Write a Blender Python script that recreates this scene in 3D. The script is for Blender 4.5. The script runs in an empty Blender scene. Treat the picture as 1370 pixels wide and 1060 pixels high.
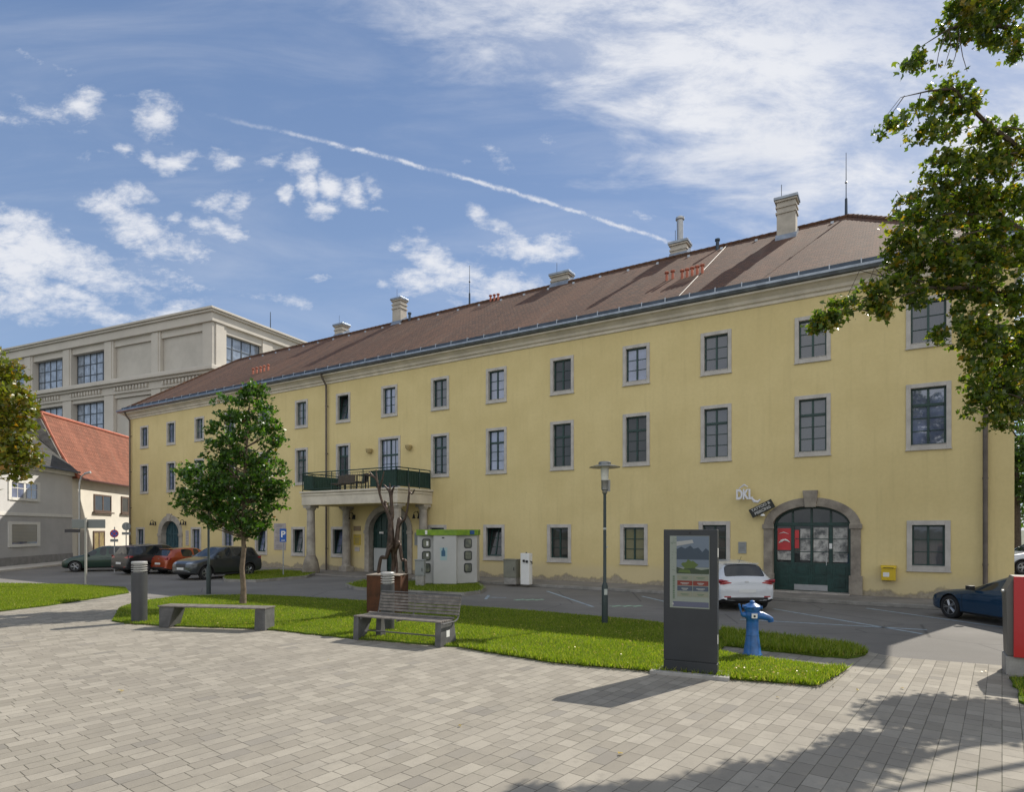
import bpy, bmesh, math, random
import numpy as np
from mathutils import Vector, Matrix
from mathutils.bvhtree import BVHTree
random.seed(7)
RNG = np.random.default_rng(7)
S = bpy.context.scene
COL = S.collection
PI = math.pi
R = math.radians

# ------------------------------------------------------------------ camera, sky, sun, exposure
cam_d = bpy.data.cameras.new("camera"); cam = bpy.data.objects.new("camera", cam_d); COL.objects.link(cam)
cam.location = (0, 0, 2.3); cam.rotation_euler = (R(90), 0, 0)
cam_d.sensor_width = 36; cam_d.lens = 830 / 1370 * 36; cam_d.shift_y = (708 - 530) / 1370
cam_d.clip_start = 0.1; cam_d.clip_end = 3000
S.camera = cam
S.view_settings.view_transform = 'Standard'; S.view_settings.look = 'None'
S.view_settings.gamma = 1; S.view_settings.exposure = 0.25
S.render.resolution_x = 1024; S.render.resolution_y = 793

SUN_EL = 43.0
SUN_AZ = Vector((0.77, 0.638, 0))           # direction towards the sun in plan
sl = bpy.data.lights.new("sun", 'SUN'); sl.energy = 5.0; sl.angle = R(0.5); sl.color = (1.0, 0.93, 0.82)
sun = bpy.data.objects.new("sun", sl); COL.objects.link(sun)
sd = Vector((SUN_AZ.x * math.cos(R(SUN_EL)), SUN_AZ.y * math.cos(R(SUN_EL)), math.sin(R(SUN_EL))))
sun.rotation_euler = sd.to_track_quat('Z', 'Y').to_euler(); sun.location = (30, 20, 40)


class NT:
    """tiny helper for building node trees"""
    def __init__(s, tree): s.t = tree; s.n = tree.nodes; s.l = tree.links
    def new(s, typ, **kw):
        nd = s.n.new(typ)
        for k, v in kw.items(): setattr(nd, k, v)
        return nd
    def put(s, nd, **ins):
        for k, v in ins.items():
            sock = nd.inputs[int(k[1:])] if k[0] == 'i' and k[1:].isdigit() else nd.inputs[k.replace('_', ' ')]
            if isinstance(v, bpy.types.NodeSocket): s.l.new(v, sock)
            else: sock.default_value = v
        return nd
    def math(s, op, a, b=None, c=None, clamp=False):
        nd = s.new('ShaderNodeMath', operation=op, use_clamp=clamp)
        for i, v in enumerate((a, b, c)):
            if v is None: continue
            if isinstance(v, bpy.types.NodeSocket): s.l.new(v, nd.inputs[i])
            else: nd.inputs[i].default_value = v
        return nd.outputs[0]
    def noise(s, vec, scale, detail=4, rough=0.55, dist=0.0, out=0):
        nd = s.new('ShaderNodeTexNoise')
        if vec is not None: s.l.new(vec, nd.inputs['Vector'])
        nd.inputs['Scale'].default_value = scale; nd.inputs['Detail'].default_value = detail
        nd.inputs['Roughness'].default_value = rough; nd.inputs['Distortion'].default_value = dist
        return nd.outputs[out]
    def mapping(s, vec, loc=(0, 0, 0), rot=(0, 0, 0), sc=(1, 1, 1), typ='POINT'):
        nd = s.new('ShaderNodeMapping', vector_type=typ)
        s.l.new(vec, nd.inputs['Vector'])
        nd.inputs['Location'].default_value = loc; nd.inputs['Rotation'].default_value = rot; nd.inputs['Scale'].default_value = sc
        return nd.outputs[0]
    def ramp(s, val, lo, hi, a=0.0, b=1.0, smooth=True):
        nd = s.new('ShaderNodeMapRange', interpolation_type='SMOOTHSTEP' if smooth else 'LINEAR')
        s.l.new(val, nd.inputs['Value'])
        nd.inputs['From Min'].default_value = lo; nd.inputs['From Max'].default_value = hi
        nd.inputs['To Min'].default_value = a; nd.inputs['To Max'].default_value = b
        return nd.outputs[0]
    def mix(s, f, a, b, mode='MIX'):
        nd = s.new('ShaderNodeMix', data_type='RGBA', blend_type=mode)
        for sock, v in ((nd.inputs[0], f), (nd.inputs[6], a), (nd.inputs[7], b)):
            if isinstance(v, bpy.types.NodeSocket): s.l.new(v, sock)
            elif sock == nd.inputs[0]: sock.default_value = v
            else: sock.default_value = (*v[:3], 1)
        return nd.outputs[2]


# world: Nishita sky with procedural cloud cover laid out by direction
W = bpy.data.worlds.new("World"); S.world = W; W.use_nodes = True
w = NT(W.node_tree); W.node_tree.nodes.clear()
sky = w.new('ShaderNodeTexSky', sky_type='NISHITA'); sky.sun_disc = False
sky.sun_elevation = R(SUN_EL); sky.sun_rotation = math.atan2(SUN_AZ.x, SUN_AZ.y)
sky.air_density = 1.0; sky.dust_density = 0.5; sky.ozone_density = 1.2; sky.altitude = 200
tc = w.new('ShaderNodeTexCoord')
sep = w.new('ShaderNodeSeparateXYZ'); w.l.new(tc.outputs['Generated'], sep.inputs[0])
ay = w.math('MAXIMUM', w.math('ABSOLUTE', sep.outputs[1]), 0.12)
U = w.math('DIVIDE', sep.outputs[0], ay); V = w.math('DIVIDE', sep.outputs[2], ay)
cmb = w.new('ShaderNodeCombineXYZ'); w.l.new(U, cmb.inputs[0]); w.l.new(V, cmb.inputs[1])
P0 = cmb.outputs[0]


def uv(px, py): return ((px - 685) / 830.0, (708 - py) / 830.0)


wn = w.noise(P0, 9.0, 5, 0.6, out=1)
wsub = w.new('ShaderNodeVectorMath', operation='SUBTRACT'); w.l.new(wn, wsub.inputs[0]); wsub.inputs[1].default_value = (0.5, 0.5, 0.5)
wsc = w.new('ShaderNodeVectorMath', operation='SCALE'); w.l.new(wsub.outputs[0], wsc.inputs[0]); wsc.inputs[3].default_value = 0.07
wadd = w.new('ShaderNodeVectorMath', operation='ADD'); w.l.new(P0, wadd.inputs[0]); w.l.new(wsc.outputs[0], wadd.inputs[1])
PW = wadd.outputs[0]
env = None
# (px, py, rx, ry, tilt, strength) of the small puffs
PUFFS = [(20, 300, 90, 22, -22, 1.0), (60, 340, 120, 30, -20, 1.15), (10, 350, 70, 26, -15, 1.1), (60, 392, 80, 24, -18, 1.0), (20, 410, 60, 20, -10, .9), (130, 420, 50, 16, -18, .8),
         (165, 290, 55, 20, -22, 1.0), (205, 318, 55, 20, -14, 1.0), (250, 328, 40, 14, -10, .8), (180, 262, 26, 12, -20, .8), (215, 355, 60, 12, -12, .6), (260, 370, 50, 12, -10, .5),
         (290, 272, 26, 13, 10, .95), (320, 275, 22, 14, 20, .8), (270, 300, 22, 9, -8, .75), (300, 306, 26, 14, -30, .9), (232, 292, 12, 8, 0, .7),
         (115, 140, 34, 20, 10, .95), (60, 150, 50, 14, -20, .65), (90, 170, 40, 10, -15, .5), (20, 160, 30, 10, -10, .5), (60, 85, 60, 8, -22, .45), (140, 120, 50, 7, -14, .4),
         (212, 160, 24, 26, 0, 1.0), (200, 212, 12, 14, 0, .85), (232, 215, 30, 17, 10, 1.0), (262, 222, 16, 8, 0, .6), (300, 218, 26, 15, -30, .95), (163, 202, 16, 9, 0, .75), (105, 216, 12, 10, 0, .55), (135, 210, 20, 8, 0, .5),
         (370, 215, 40, 10, 5, .6), (408, 222, 24, 20, -30, 1.0), (440, 252, 18, 16, -40, 1.0), (412, 255, 12, 22, 15, .95), (432, 275, 24, 10, 10, .85), (475, 262, 18, 18, 20, .95), (495, 248, 14, 16, 0, .75), (384, 267, 15, 9, 0, .95), (352, 249, 10, 7, 0, .6), (505, 278, 7, 7, 0, .7),
         (660, 208, 32, 12, -38, .65), (625, 216, 10, 8, 0, .7), (740, 195, 22, 16, 0, .5), (860, 290, 24, 8, 10, .7),
         (580, 345, 40, 22, -35, 1.15), (560, 370, 34, 20, -10, 1.0), (610, 370, 50, 24, -15, 1.05), (660, 385, 60, 16, 0, 1.0), (640, 290, 26, 12, -50, .8), (665, 308, 40, 12, -35, .8), (705, 342, 50, 15, -5, 1.05), (745, 318, 30, 16, 15, .8), (755, 343, 26, 10, 0, .85), (520, 376, 14, 8, 0, .7), (540, 325, 20, 10, -20, .55),
         (400, 412, 45, 9, -15, .6), (350, 395, 40, 7, -12, .45), (240, 412, 60, 12, 14, .85), (425, 376, 16, 5, 0, .7), (200, 372, 70, 14, -8, .6)]
for (px, py, rx, ry, rot, st) in PUFFS:
    u0, v0 = uv(px, py)
    m = w.mapping(PW, (u0, v0, 0), (0, 0, R(rot)), (rx / 830, ry / 830, 1), 'TEXTURE')
    ln = w.new('ShaderNodeVectorMath', operation='LENGTH'); w.l.new(m, ln.inputs[0])
    e = w.ramp(ln.outputs['Value'], 2.1, 0.0, 0.0, st * 1.05)
    env = e if env is None else w.math('MAXIMUM', env, e)
nz = w.noise(w.mapping(P0, (0, 0, 0), (0, 0, R(16)), (1, 2.3, 1)), 11.0, 10, 0.66, 0.2)
nz2 = w.noise(w.mapping(P0, (4, 0, 0), (0, 0, R(20)), (1, 1.7, 1)), 34.0, 6, 0.7, 0.3)
mass = w.math('ADD', w.math('MULTIPLY', w.math('SUBTRACT', nz, 0.5), 1.9), w.math('MULTIPLY', w.math('SUBTRACT', nz2, 0.5), 1.1))
puff = w.ramp(w.math('ADD', env, mass), 0.30, 1.30)
puff = w.math('MULTIPLY', w.math('MULTIPLY', puff, w.ramp(env, 0.02, 0.35)), 0.97)
# high veil spreading over the upper right
SV = w.new('ShaderNodeSeparateXYZ'); w.l.new(w.mapping(P0, (*uv(400, 0), 0), (0, 0, R(-25)), (1, 1, 1), 'TEXTURE'), SV.inputs[0])
st_n = w.noise(w.mapping(P0, (3, 1, 0), (0, 0, R(27)), (1.0, 3.6, 1)), 3.4, 10, 0.62, 0.35)
st_f = w.noise(w.mapping(P0, (1, 5, 0), (0, 0, R(32)), (1, 2.2, 1)), 7.0, 12, 0.68, 0.25)
st_g = w.noise(w.mapping(P0, (7, 2, 0), (0, 0, R(-8)), (1, 1.6, 1)), 2.6, 4, 0.5)
edge = w.ramp(w.math('ADD', SV.outputs[1], w.math('MULTIPLY', w.math('SUBTRACT', st_n, 0.5), 0.34)), -0.05, 0.11)
lf = w.ramp(SV.outputs[0], -0.15, 0.6, 0.42, 1.0)
tex = w.math('ADD', w.math('MULTIPLY', st_f, 0.65), w.math('ADD', w.math('MULTIPLY', st_n, 0.35), w.math('MULTIPLY', w.math('SUBTRACT', st_g, 0.5), 0.55)))
veil = w.math('MULTIPLY', w.math('MULTIPLY', edge, lf), w.ramp(tex, 0.36, 0.62, 0.30, 1.0))
fade = w.ramp(SV.outputs[1], 0.50, 0.22, 0.45, 1.0)
veil = w.math('MULTIPLY', veil, fade)
veil2 = w.math('MULTIPLY', w.ramp(w.noise(w.mapping(P0, (0, 0, 0), (0, 0, R(12)), (1, 4, 1)), 2.1, 7, 0.6, 0.5), 0.42, 0.82), 0.22)
# condensation trail
CT = w.new('ShaderNodeSeparateXYZ'); w.l.new(w.mapping(P0, (*uv(310, 160), 0), (0, 0, -math.atan2(175, 620)), (1, 1, 1), 'TEXTURE'), CT.inputs[0])
bend = w.math('MULTIPLY', w.math('SINE', w.math('MULTIPLY', CT.outputs[0], 4.05)), 0.011)
cd = w.math('ABSOLUTE', w.math('ADD', w.math('SUBTRACT', CT.outputs[1], bend), w.math('MULTIPLY', w.math('SUBTRACT', w.noise(P0, 30, 6, 0.7), 0.5), 0.014)))
trail = w.math('MULTIPLY', w.ramp(cd, 0.0055, 0.0), w.math('MULTIPLY', w.ramp(CT.outputs[0], -0.10, 0.25, 0, 0.80), w.ramp(CT.outputs[0], 0.80, 0.74)))
trail = w.math('MULTIPLY', trail, w.ramp(w.noise(P0, 22, 6, 0.7), 0.38, 0.6, 0.15, 1.0))
cov = w.math('MAXIMUM', w.math('MAXIMUM', puff, veil), w.math('MAXIMUM', trail, veil2), clamp=True)
bank = w.ramp(w.noise(tc.outputs['Generated'], 1.6, 7, 0.6), 0.30, 0.62, 0.35, 1.0)  # unseen bright clouds added behind the camera to fill the shaded facade
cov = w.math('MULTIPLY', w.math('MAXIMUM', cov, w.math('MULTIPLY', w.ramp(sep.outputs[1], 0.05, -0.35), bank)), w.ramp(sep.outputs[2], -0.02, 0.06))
shade = w.ramp(w.noise(P0, 6, 6, 0.6), 0.3, 0.7, 0.80, 1.0)
ccol = w.mix(shade, (4.3, 4.6, 5.3), (6.3, 6.4, 6.7))
grad = w.mix(w.ramp(sep.outputs[2], 0.02, 0.62, smooth=False), (2.45, 3.4, 5.05), (1.15, 1.88, 3.45))
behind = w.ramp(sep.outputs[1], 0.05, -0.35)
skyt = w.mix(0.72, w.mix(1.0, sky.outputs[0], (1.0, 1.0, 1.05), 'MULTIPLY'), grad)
ccol = w.mix(behind, ccol, (9.6, 9.5, 9.2))  # added white brightness for the cloud behind the camera, lights facade and panes
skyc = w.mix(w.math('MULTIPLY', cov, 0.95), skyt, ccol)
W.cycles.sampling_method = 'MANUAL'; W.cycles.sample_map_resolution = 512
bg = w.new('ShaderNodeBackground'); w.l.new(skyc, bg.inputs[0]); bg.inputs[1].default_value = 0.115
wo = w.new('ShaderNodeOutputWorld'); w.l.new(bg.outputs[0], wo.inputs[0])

# ------------------------------------------------------------------ materials
MATS = {}


def mat(name, col, rough=0.8, metal=0.0, var=0.0, vscale=3.0, bump=0.0, bscale=40.0, spec=0.5, col2=None, coat=0.0, emit=None, fine=0.0):
    if name in MATS: return MATS[name]
    m = bpy.data.materials.new(name); m.use_nodes = True; t = NT(m.node_tree)
    b = m.node_tree.nodes['Principled BSDF']
    b.inputs['Base Color'].default_value = (*col, 1); b.inputs['Roughness'].default_value = rough
    b.inputs['Metallic'].default_value = metal; b.inputs['Specular IOR Level'].default_value = spec
    b.inputs['Coat Weight'].default_value = coat; b.inputs['Coat Roughness'].default_value = 0.04
    tcn = t.new('ShaderNodeTexCoord'); O = tcn.outputs['Object']
    if var > 0 or col2 is not None:
        n1 = t.noise(O, vscale, 6, 0.62)
        c2 = col2 if col2 is not None else tuple(max(0, c * (1 - var)) for c in col)
        c1 = col if col2 is not None else tuple(min(1, c * (1 + var)) for c in col)
        out = t.mix(t.ramp(n1, 0.3, 0.7), c2, c1)
        if fine > 0:
            n2 = t.noise(O, vscale * 14, 3, 0.7)
            out = t.mix(1.0, out, t.mix(n2, tuple([1 - fine] * 3), tuple([1 + fine] * 3)), 'MULTIPLY')
        t.l.new(out, b.inputs['Base Color'])
    if bump > 0:
        bn = t.new('ShaderNodeBump'); bn.inputs['Strength'].default_value = bump; bn.inputs['Distance'].default_value = 0.01
        t.l.new(t.noise(O, bscale, 4, 0.6), bn.inputs['Height']); t.l.new(bn.outputs[0], b.inputs['Normal'])
    MATS[name] = m
    return m


def matnt(name):
    m = bpy.data.materials.new(name); m.use_nodes = True; t = NT(m.node_tree)
    MATS[name] = m
    tcn = t.new('ShaderNodeTexCoord')
    return m, t, m.node_tree.nodes['Principled BSDF'], tcn.outputs['Object']


def bumpto(t, b, h, strength=0.5, dist=0.01):
    bn = t.new('ShaderNodeBump'); bn.inputs['Strength'].default_value = strength; bn.inputs['Distance'].default_value = dist
    t.l.new(h, bn.inputs['Height']); t.l.new(bn.outputs[0], b.inputs['Normal'])


# yellow lime plaster, dirty and flaking near the ground
M_plaster, t, b, O = matnt('yellow_plaster')
n1 = t.noise(O, 0.5, 6, 0.6); n2 = t.noise(t.mapping(O, sc=(2.0, 1, 0.12)), 1.9, 9, 0.72); n3 = t.noise(O, 9, 5, 0.65)
c = t.mix(t.ramp(n1, 0.3, 0.7), (0.625, 0.510, 0.250), (0.690, 0.570, 0.290))
c = t.mix(t.ramp(n2, 0.48, 0.78, 0, 0.36), c, (0.46, 0.375, 0.19))
c = t.mix(t.ramp(n3, 0.35, 0.75, 0, 0.16), c, (0.44, 0.36, 0.19))
sp = t.new('ShaderNodeSeparateXYZ'); t.l.new(O, sp.inputs[0]); Zz = sp.outputs[2]
wob = t.noise(t.mapping(O, sc=(1, 1, 0.4)), 0.9, 6, 0.62)
low = t.ramp(t.math('ADD', Zz, t.math('MULTIPLY', t.math('SUBTRACT', wob, 0.5), 0.5)), 1.0, 0.55)
c = t.mix(t.math('MULTIPLY', low, 0.55), c, (0.55, 0.47, 0.30))
fl = t.ramp(t.math('ADD', Zz, t.math('MULTIPLY', t.math('SUBTRACT', wob, 0.5), -1.15)), 0.27, 0.23)
fl2 = t.ramp(t.math('ADD', Zz, t.math('MULTIPLY', t.math('SUBTRACT', wob, 0.5), -1.15)), 0.33, 0.26)
c = t.mix(fl2, c, (0.40, 0.335, 0.21))
c = t.mix(fl, c, t.mix(t.ramp(n3, 0.3, 0.7), (0.27, 0.235, 0.175), (0.40, 0.35, 0.265)))
t.l.new(c, b.inputs['Base Color']); b.inputs['Roughness'].default_value = 0.92; b.inputs['Specular IOR Level'].default_value = 0.2
hair = t.new('ShaderNodeTexVoronoi', feature='DISTANCE_TO_EDGE'); t.l.new(t.mapping(O, sc=(0.16, 1, 0.13)), hair.inputs['Vector']); hair.inputs['Scale'].default_value = 1.0
bumpto(t, b, t.math('ADD', t.noise(O, 22, 5, 0.6), t.math('MULTIPLY', fl, -1.2)), 0.35, 0.012)

M_stone = mat('grey_stone', (0.36, 0.33, 0.29), 0.85, var=0.22, vscale=2.5, bump=0.4, bscale=30, spec=0.25, fine=0.14)
M_stone_old = mat('weathered_stone', (0.33, 0.295, 0.245), 0.9, col2=(0.19, 0.165, 0.14), vscale=2.2, bump=0.7, bscale=18, spec=0.2, fine=0.2)
M_sill = mat('window_stone', (0.47, 0.445, 0.41), 0.85, var=0.12, vscale=3, bump=0.2, bscale=30, spec=0.25, fine=0.08)
M_cornice = mat('cornice_plaster', (0.58, 0.53, 0.44), 0.85, var=0.12, vscale=1.5, spec=0.2, fine=0.08)
M_green = mat('dark_green_paint', (0.010, 0.042, 0.036), 0.42, var=0.3, vscale=6, spec=0.5)
M_blue_door = mat('teal_blue_paint', (0.035, 0.085, 0.105), 0.5, var=0.3, vscale=4)
M_zinc = mat('zinc_sheet', (0.25, 0.28, 0.32), 0.38, 0.75, var=0.2, vscale=3)
M_guard = mat('dark_zinc_gutter', (0.045, 0.062, 0.085), 0.4, 0.55, var=0.25, vscale=2)
M_bracket = mat('light_zinc_bracket', (0.33, 0.36, 0.40), 0.35, 0.6)
M_white = mat('white_paint', (0.72, 0.72, 0.70), 0.5, var=0.04)
M_anthracite = mat('anthracite_powder_coat', (0.026, 0.030, 0.034), 0.42, 0.1, var=0.12, vscale=2, bump=0.08, bscale=250)
M_black = mat('black_rubber', (0.012, 0.012, 0.013), 0.7, var=0.2)
M_dark_int = mat('dark_room', (0.035, 0.035, 0.035), 0.95, var=0.3, vscale=1.5)
M_pipe = mat('brown_grey_downpipe', (0.12, 0.10, 0.085), 0.5, 0.3, var=0.2)
M_terracotta = mat('terracotta_pipe', (0.40, 0.13, 0.08), 0.8, var=0.2)
M_concrete = mat('concrete', (0.30, 0.29, 0.27), 0.9, var=0.2, vscale=3, bump=0.4, bscale=40, fine=0.15, spec=0.2)
M_conc_dark = mat('dark_concrete', (0.10, 0.10, 0.10), 0.85, var=0.25, vscale=3, bump=0.3, bscale=60, fine=0.15, spec=0.3)
M_wood = mat('weathered_bench_slat', (0.16, 0.145, 0.13), 0.8, var=0.3, vscale=8, bump=0.4, bscale=60, fine=0.2, spec=0.25)
M_metal = mat('brushed_metal', (0.55, 0.55, 0.54), 0.3, 0.9)
M_galv = mat('galvanised_steel', (0.38, 0.39, 0.40), 0.45, 0.7, var=0.1)


def glass(name, col, rough=0.03, ior=1.55, curtain=None, spec=0.5):
    m, t, b, O = matnt(name)
    b.inputs['Roughness'].default_value = rough; b.inputs['IOR'].default_value = ior; b.inputs['Specular IOR Level'].default_value = spec
    oi = t.new('ShaderNodeObjectInfo'); va = t.new('ShaderNodeVectorMath', operation='ADD'); cx_ = t.new('ShaderNodeCombineXYZ'); t.l.new(t.math('MULTIPLY', oi.outputs['Random'], 31.0), cx_.inputs[0]); t.l.new(O, va.inputs[0]); t.l.new(cx_.outputs[0], va.inputs[1]); O = va.outputs[0]
    n = t.noise(O, 1.3, 3, 0.5)
    if curtain:
        wv = t.new('ShaderNodeTexWave', wave_type='BANDS', bands_direction='X'); t.l.new(O, wv.inputs[0]); wv.inputs['Scale'].default_value = 9; wv.inputs['Distortion'].default_value = 3; wv.inputs['Detail'].default_value = 3
        t.l.new(t.mix(wv.outputs['Fac'], col, curtain), b.inputs['Base Color'])
    else:
        t.l.new(t.mix(t.ramp(n, 0.35, 0.65), col, tuple(x * 1.8 for x in col)), b.inputs['Base Color'])
    bn = t.new('ShaderNodeBump'); bn.inputs['Strength'].default_value = 0.05; bn.inputs['Distance'].default_value = 0.02
    t.l.new(t.noise(O, 2.2, 2, 0.5), bn.inputs['Height']); t.l.new(bn.outputs[0], b.inputs['Normal'])
    return m


G_sky = glass('window_glass', (0.095, 0.115, 0.185), ior=2.4)  # bluish sky reflection put into the base colour
G_curt = glass('window_glass_over_curtain', (0.030, 0.038, 0.052), ior=1.9, curtain=(0.070, 0.078, 0.095))
G_blind = glass('window_glass_over_blind', (0.13, 0.135, 0.15), ior=1.9)
G_dark = glass('dark_window_glass', (0.018, 0.02, 0.02), ior=1.6)
G_warm = glass('window_glass_over_light_room', (0.13, 0.13, 0.075), ior=1.5, curtain=(0.22, 0.21, 0.12))
G_car = glass('car_glass', (0.012, 0.015, 0.017), ior=1.6)
G_fact = glass('factory_glass', (0.17, 0.205, 0.26), ior=1.9)

# roof tiles: brown plain tiles with courses
def tile_mat(name, ca, cb, cc, w_, h_, wave=False):
    m, t, b, O = matnt(name)
    uvn = t.new('ShaderNodeUVMap'); UVo = uvn.outputs[0]
    br = t.new('ShaderNodeTexBrick'); t.l.new(UVo, br.inputs['Vector'])
    br.inputs['Scale'].default_value = 1.0; br.inputs['Brick Width'].default_value = w_; br.inputs['Row Height'].default_value = h_
    br.inputs['Mortar Size'].default_value = 0.012; br.inputs['Mortar Smooth'].default_value = 0.3; br.inputs['Bias'].default_value = 0.0
    br.inputs['Color1'].default_value = (*ca, 1); br.inputs['Color2'].default_value = (*cb, 1); br.inputs['Mortar'].default_value = (*cc, 1)
    n = t.noise(UVo, 0.35, 7, 0.62); n2 = t.noise(t.mapping(UVo, sc=(1, 0.15, 1)), 1.6, 5, 0.6)
    pt = t.noise(t.mapping(UVo, sc=(0.5, 0.06, 1)), 1.0, 3, 0.5)
    c = t.mix(t.ramp(n, 0.35, 0.75, 0, 0.5), br.outputs['Color'], tuple(x * 0.60 for x in ca))
    c = t.mix(t.ramp(pt, 0.52, 0.58, 0, 0.22), c, tuple(x * 1.35 for x in ca))
    c = t.mix(t.ramp(t.noise(UVo, 3.5, 5, 0.7), 0.58, 0.72, 0, 0.35), c, (0.20, 0.17, 0.12))
    c = t.mix(t.ramp(n2, 0.5, 0.8, 0, 0.30), c, (0.16, 0.13, 0.10))
    t.l.new(c, b.inputs['Base Color']); b.inputs['Roughness'].default_value = 0.85; b.inputs['Specular IOR Level'].default_value = 0.25
    su = t.new('ShaderNodeSeparateXYZ'); t.l.new(UVo, su.inputs[0])
    saw = t.math('FRACT', t.math('DIVIDE', su.outputs[1], h_))
    hgt = t.math('SUBTRACT', 1.0, saw)
    if wave:
        hgt = t.math('ADD', hgt, t.math('MULTIPLY', t.math('SINE', t.math('MULTIPLY', su.outputs[0], 2 * PI / w_)), 0.9))
    hgt = t.math('ADD', hgt, t.math('MULTIPLY', br.outputs['Fac'], -0.6))
    bumpto(t, b, hgt, 0.55, 0.02 if not wave else 0.035)
    return m


M_roof = tile_mat('brown_plain_tiles', (0.135, 0.068, 0.040), (0.078, 0.045, 0.030), (0.040, 0.028, 0.022), 0.20, 0.17)
M_redroof = tile_mat('red_clay_tiles', (0.25, 0.100, 0.064), (0.18, 0.076, 0.050), (0.09, 0.035, 0.022), 0.30, 0.36, True)
M_greyroof = tile_mat('grey_slate_tiles', (0.065, 0.065, 0.062), (0.05, 0.05, 0.048), (0.02, 0.02, 0.02), 0.9, 0.32)

# paving: running courses of slabs with random lengths
M_paving, t, b, O = matnt('concrete_pavers')
ANG = math.atan2(0.785, 0.62)
rot = t.new('ShaderNodeSeparateXYZ'); t.l.new(t.mapping(O, (0, 0, 0), (0, 0, -ANG), (1, 1, 1)), rot.inputs[0])
uu, vv = rot.outputs[0], rot.outputs[1]
RW = 0.178
vr = t.math('DIVIDE', vv, RW); row = t.math('FLOOR', vr); fv = t.math('SUBTRACT', vr, row)
w1 = t.new('ShaderNodeTexWhiteNoise', noise_dimensions='1D'); t.l.new(row, w1.inputs['W'])
w1b = t.new('ShaderNodeTexWhiteNoise', noise_dimensions='1D'); t.l.new(t.math('ADD', row, 71.3), w1b.inputs['W'])
ln_ = t.ramp(w1.outputs['Value'], 0, 1, 0.21, 0.40, False)
ur = t.math('ADD', t.math('DIVIDE', uu, ln_), t.math('MULTIPLY', w1b.outputs['Value'], 37.0))
cell = t.math('FLOOR', ur); fu = t.math('SUBTRACT', ur, cell)
eu = t.math('MULTIPLY', t.math('MINIMUM', fu, t.math('SUBTRACT', 1.0, fu)), ln_)
ev = t.math('MULTIPLY', t.math('MINIMUM', fv, t.math('SUBTRACT', 1.0, fv)), RW)
wj = t.noise(O, 30, 3, 0.6)
jw = t.math('ADD', 0.0022, t.math('MULTIPLY', wj, 0.0095))
ju = t.math('SUBTRACT', 1.0, t.math('SMOOTH_MIN', 1.0, t.math('DIVIDE', eu, jw), 0.2), clamp=True)
jv = t.math('SUBTRACT', 1.0, t.math('SMOOTH_MIN', 1.0, t.math('DIVIDE', ev, t.math('MULTIPLY', jw, 0.9)), 0.2), clamp=True)
joint = t.math('MAXIMUM', ju, jv)
cb_ = t.new('ShaderNodeCombineXYZ'); t.l.new(row, cb_.inputs[0]); t.l.new(cell, cb_.inputs[1])
w2 = t.new('ShaderNodeTexWhiteNoise', noise_dimensions='2D'); t.l.new(cb_.outputs[0], w2.inputs['Vector'])
w3 = t.new('ShaderNodeTexWhiteNoise', noise_dimensions='3D'); t.l.new(t.mapping(cb_.outputs[0], (0.37, 3.1, 5)), w3.inputs['Vector'])
c = t.mix(w2.outputs['Value'], (0.228, 0.209, 0.174), (0.315, 0.291, 0.245))
c = t.mix(t.ramp(w3.outputs['Value'], 0.93, 1.0, 0, 0.60), c, (0.17, 0.16, 0.145))
c = t.mix(t.ramp(t.noise(O, 0.35, 6, 0.6), 0.4, 0.75, 0, 0.5), c, (0.195, 0.18, 0.155))
c = t.mix(t.ramp(t.noise(O, 2.6, 7, 0.7), 0.42, 0.72, 0, 0.42), c, (0.185, 0.172, 0.148))
c = t.mix(1.0, c, t.mix(t.noise(O, 55, 4, 0.7), (0.84, 0.84, 0.84), (1.14, 1.14, 1.14)), 'MULTIPLY')
c = t.mix(t.ramp(t.noise(O, 7, 5, 0.7), 0.52, 0.78, 0, 0.40), c, (0.15, 0.138, 0.115))
gj = t.ramp(t.noise(O, 0.8, 4, 0.6), 0.45, 0.7)
c = t.mix(t.math('MULTIPLY', joint, t.ramp(t.noise(O, 1.7, 5, 0.7), 0.35, 0.60, 0.50, 1.0)), c, t.mix(gj, (0.040, 0.036, 0.028), (0.050, 0.058, 0.025)))
spot = t.new('ShaderNodeTexVoronoi'); t.l.new(O, spot.inputs['Vector']); spot.inputs['Scale'].default_value = 2.3
c = t.mix(t.ramp(spot.outputs['Distance'], 0.05, 0.035, 0, 0.45), c, (0.09, 0.085, 0.075))
t.l.new(c, b.inputs['Base Color']); b.inputs['Roughness'].default_value = 0.88; b.inputs['Specular IOR Level'].default_value = 0.25
hh = t.math('ADD', t.math('MULTIPLY', joint, -1.0), t.math('MULTIPLY', w2.outputs['Value'], 0.25))
hh = t.math('ADD', hh, t.math('MULTIPLY', t.noise(O, 80, 3, 0.6), 0.2))
bumpto(t, b, hh, 0.6, 0.006)

M_asphalt, t, b, O = matnt('asphalt')
c = t.mix(t.ramp(t.noise(O, 0.3, 6, 0.6), 0.3, 0.7), (0.150, 0.143, 0.132), (0.205, 0.196, 0.182))
c = t.mix(1.0, c, t.mix(t.noise(O, 120, 3, 0.7), (0.75, 0.75, 0.75), (1.25, 1.25, 1.25)), 'MULTIPLY')
c = t.mix(t.ramp(t.noise(t.mapping(O, rot=(0, 0, R(-32)), sc=(0.2, 1.5, 1)), 1.1, 5, 0.6), 0.5, 0.8, 0, 0.3), c, (0.085, 0.08, 0.075))
vor = t.new('ShaderNodeTexVoronoi', feature='DISTANCE_TO_EDGE'); t.l.new(t.mapping(O, sc=(0.22, 0.35, 1)), vor.inputs['Vector']); vor.inputs['Scale'].default_value = 1.0
c = t.mix(t.ramp(vor.outputs['Distance'], 0.006, 0.001, 0, 0.5), c, (0.04, 0.04, 0.04))
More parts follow.
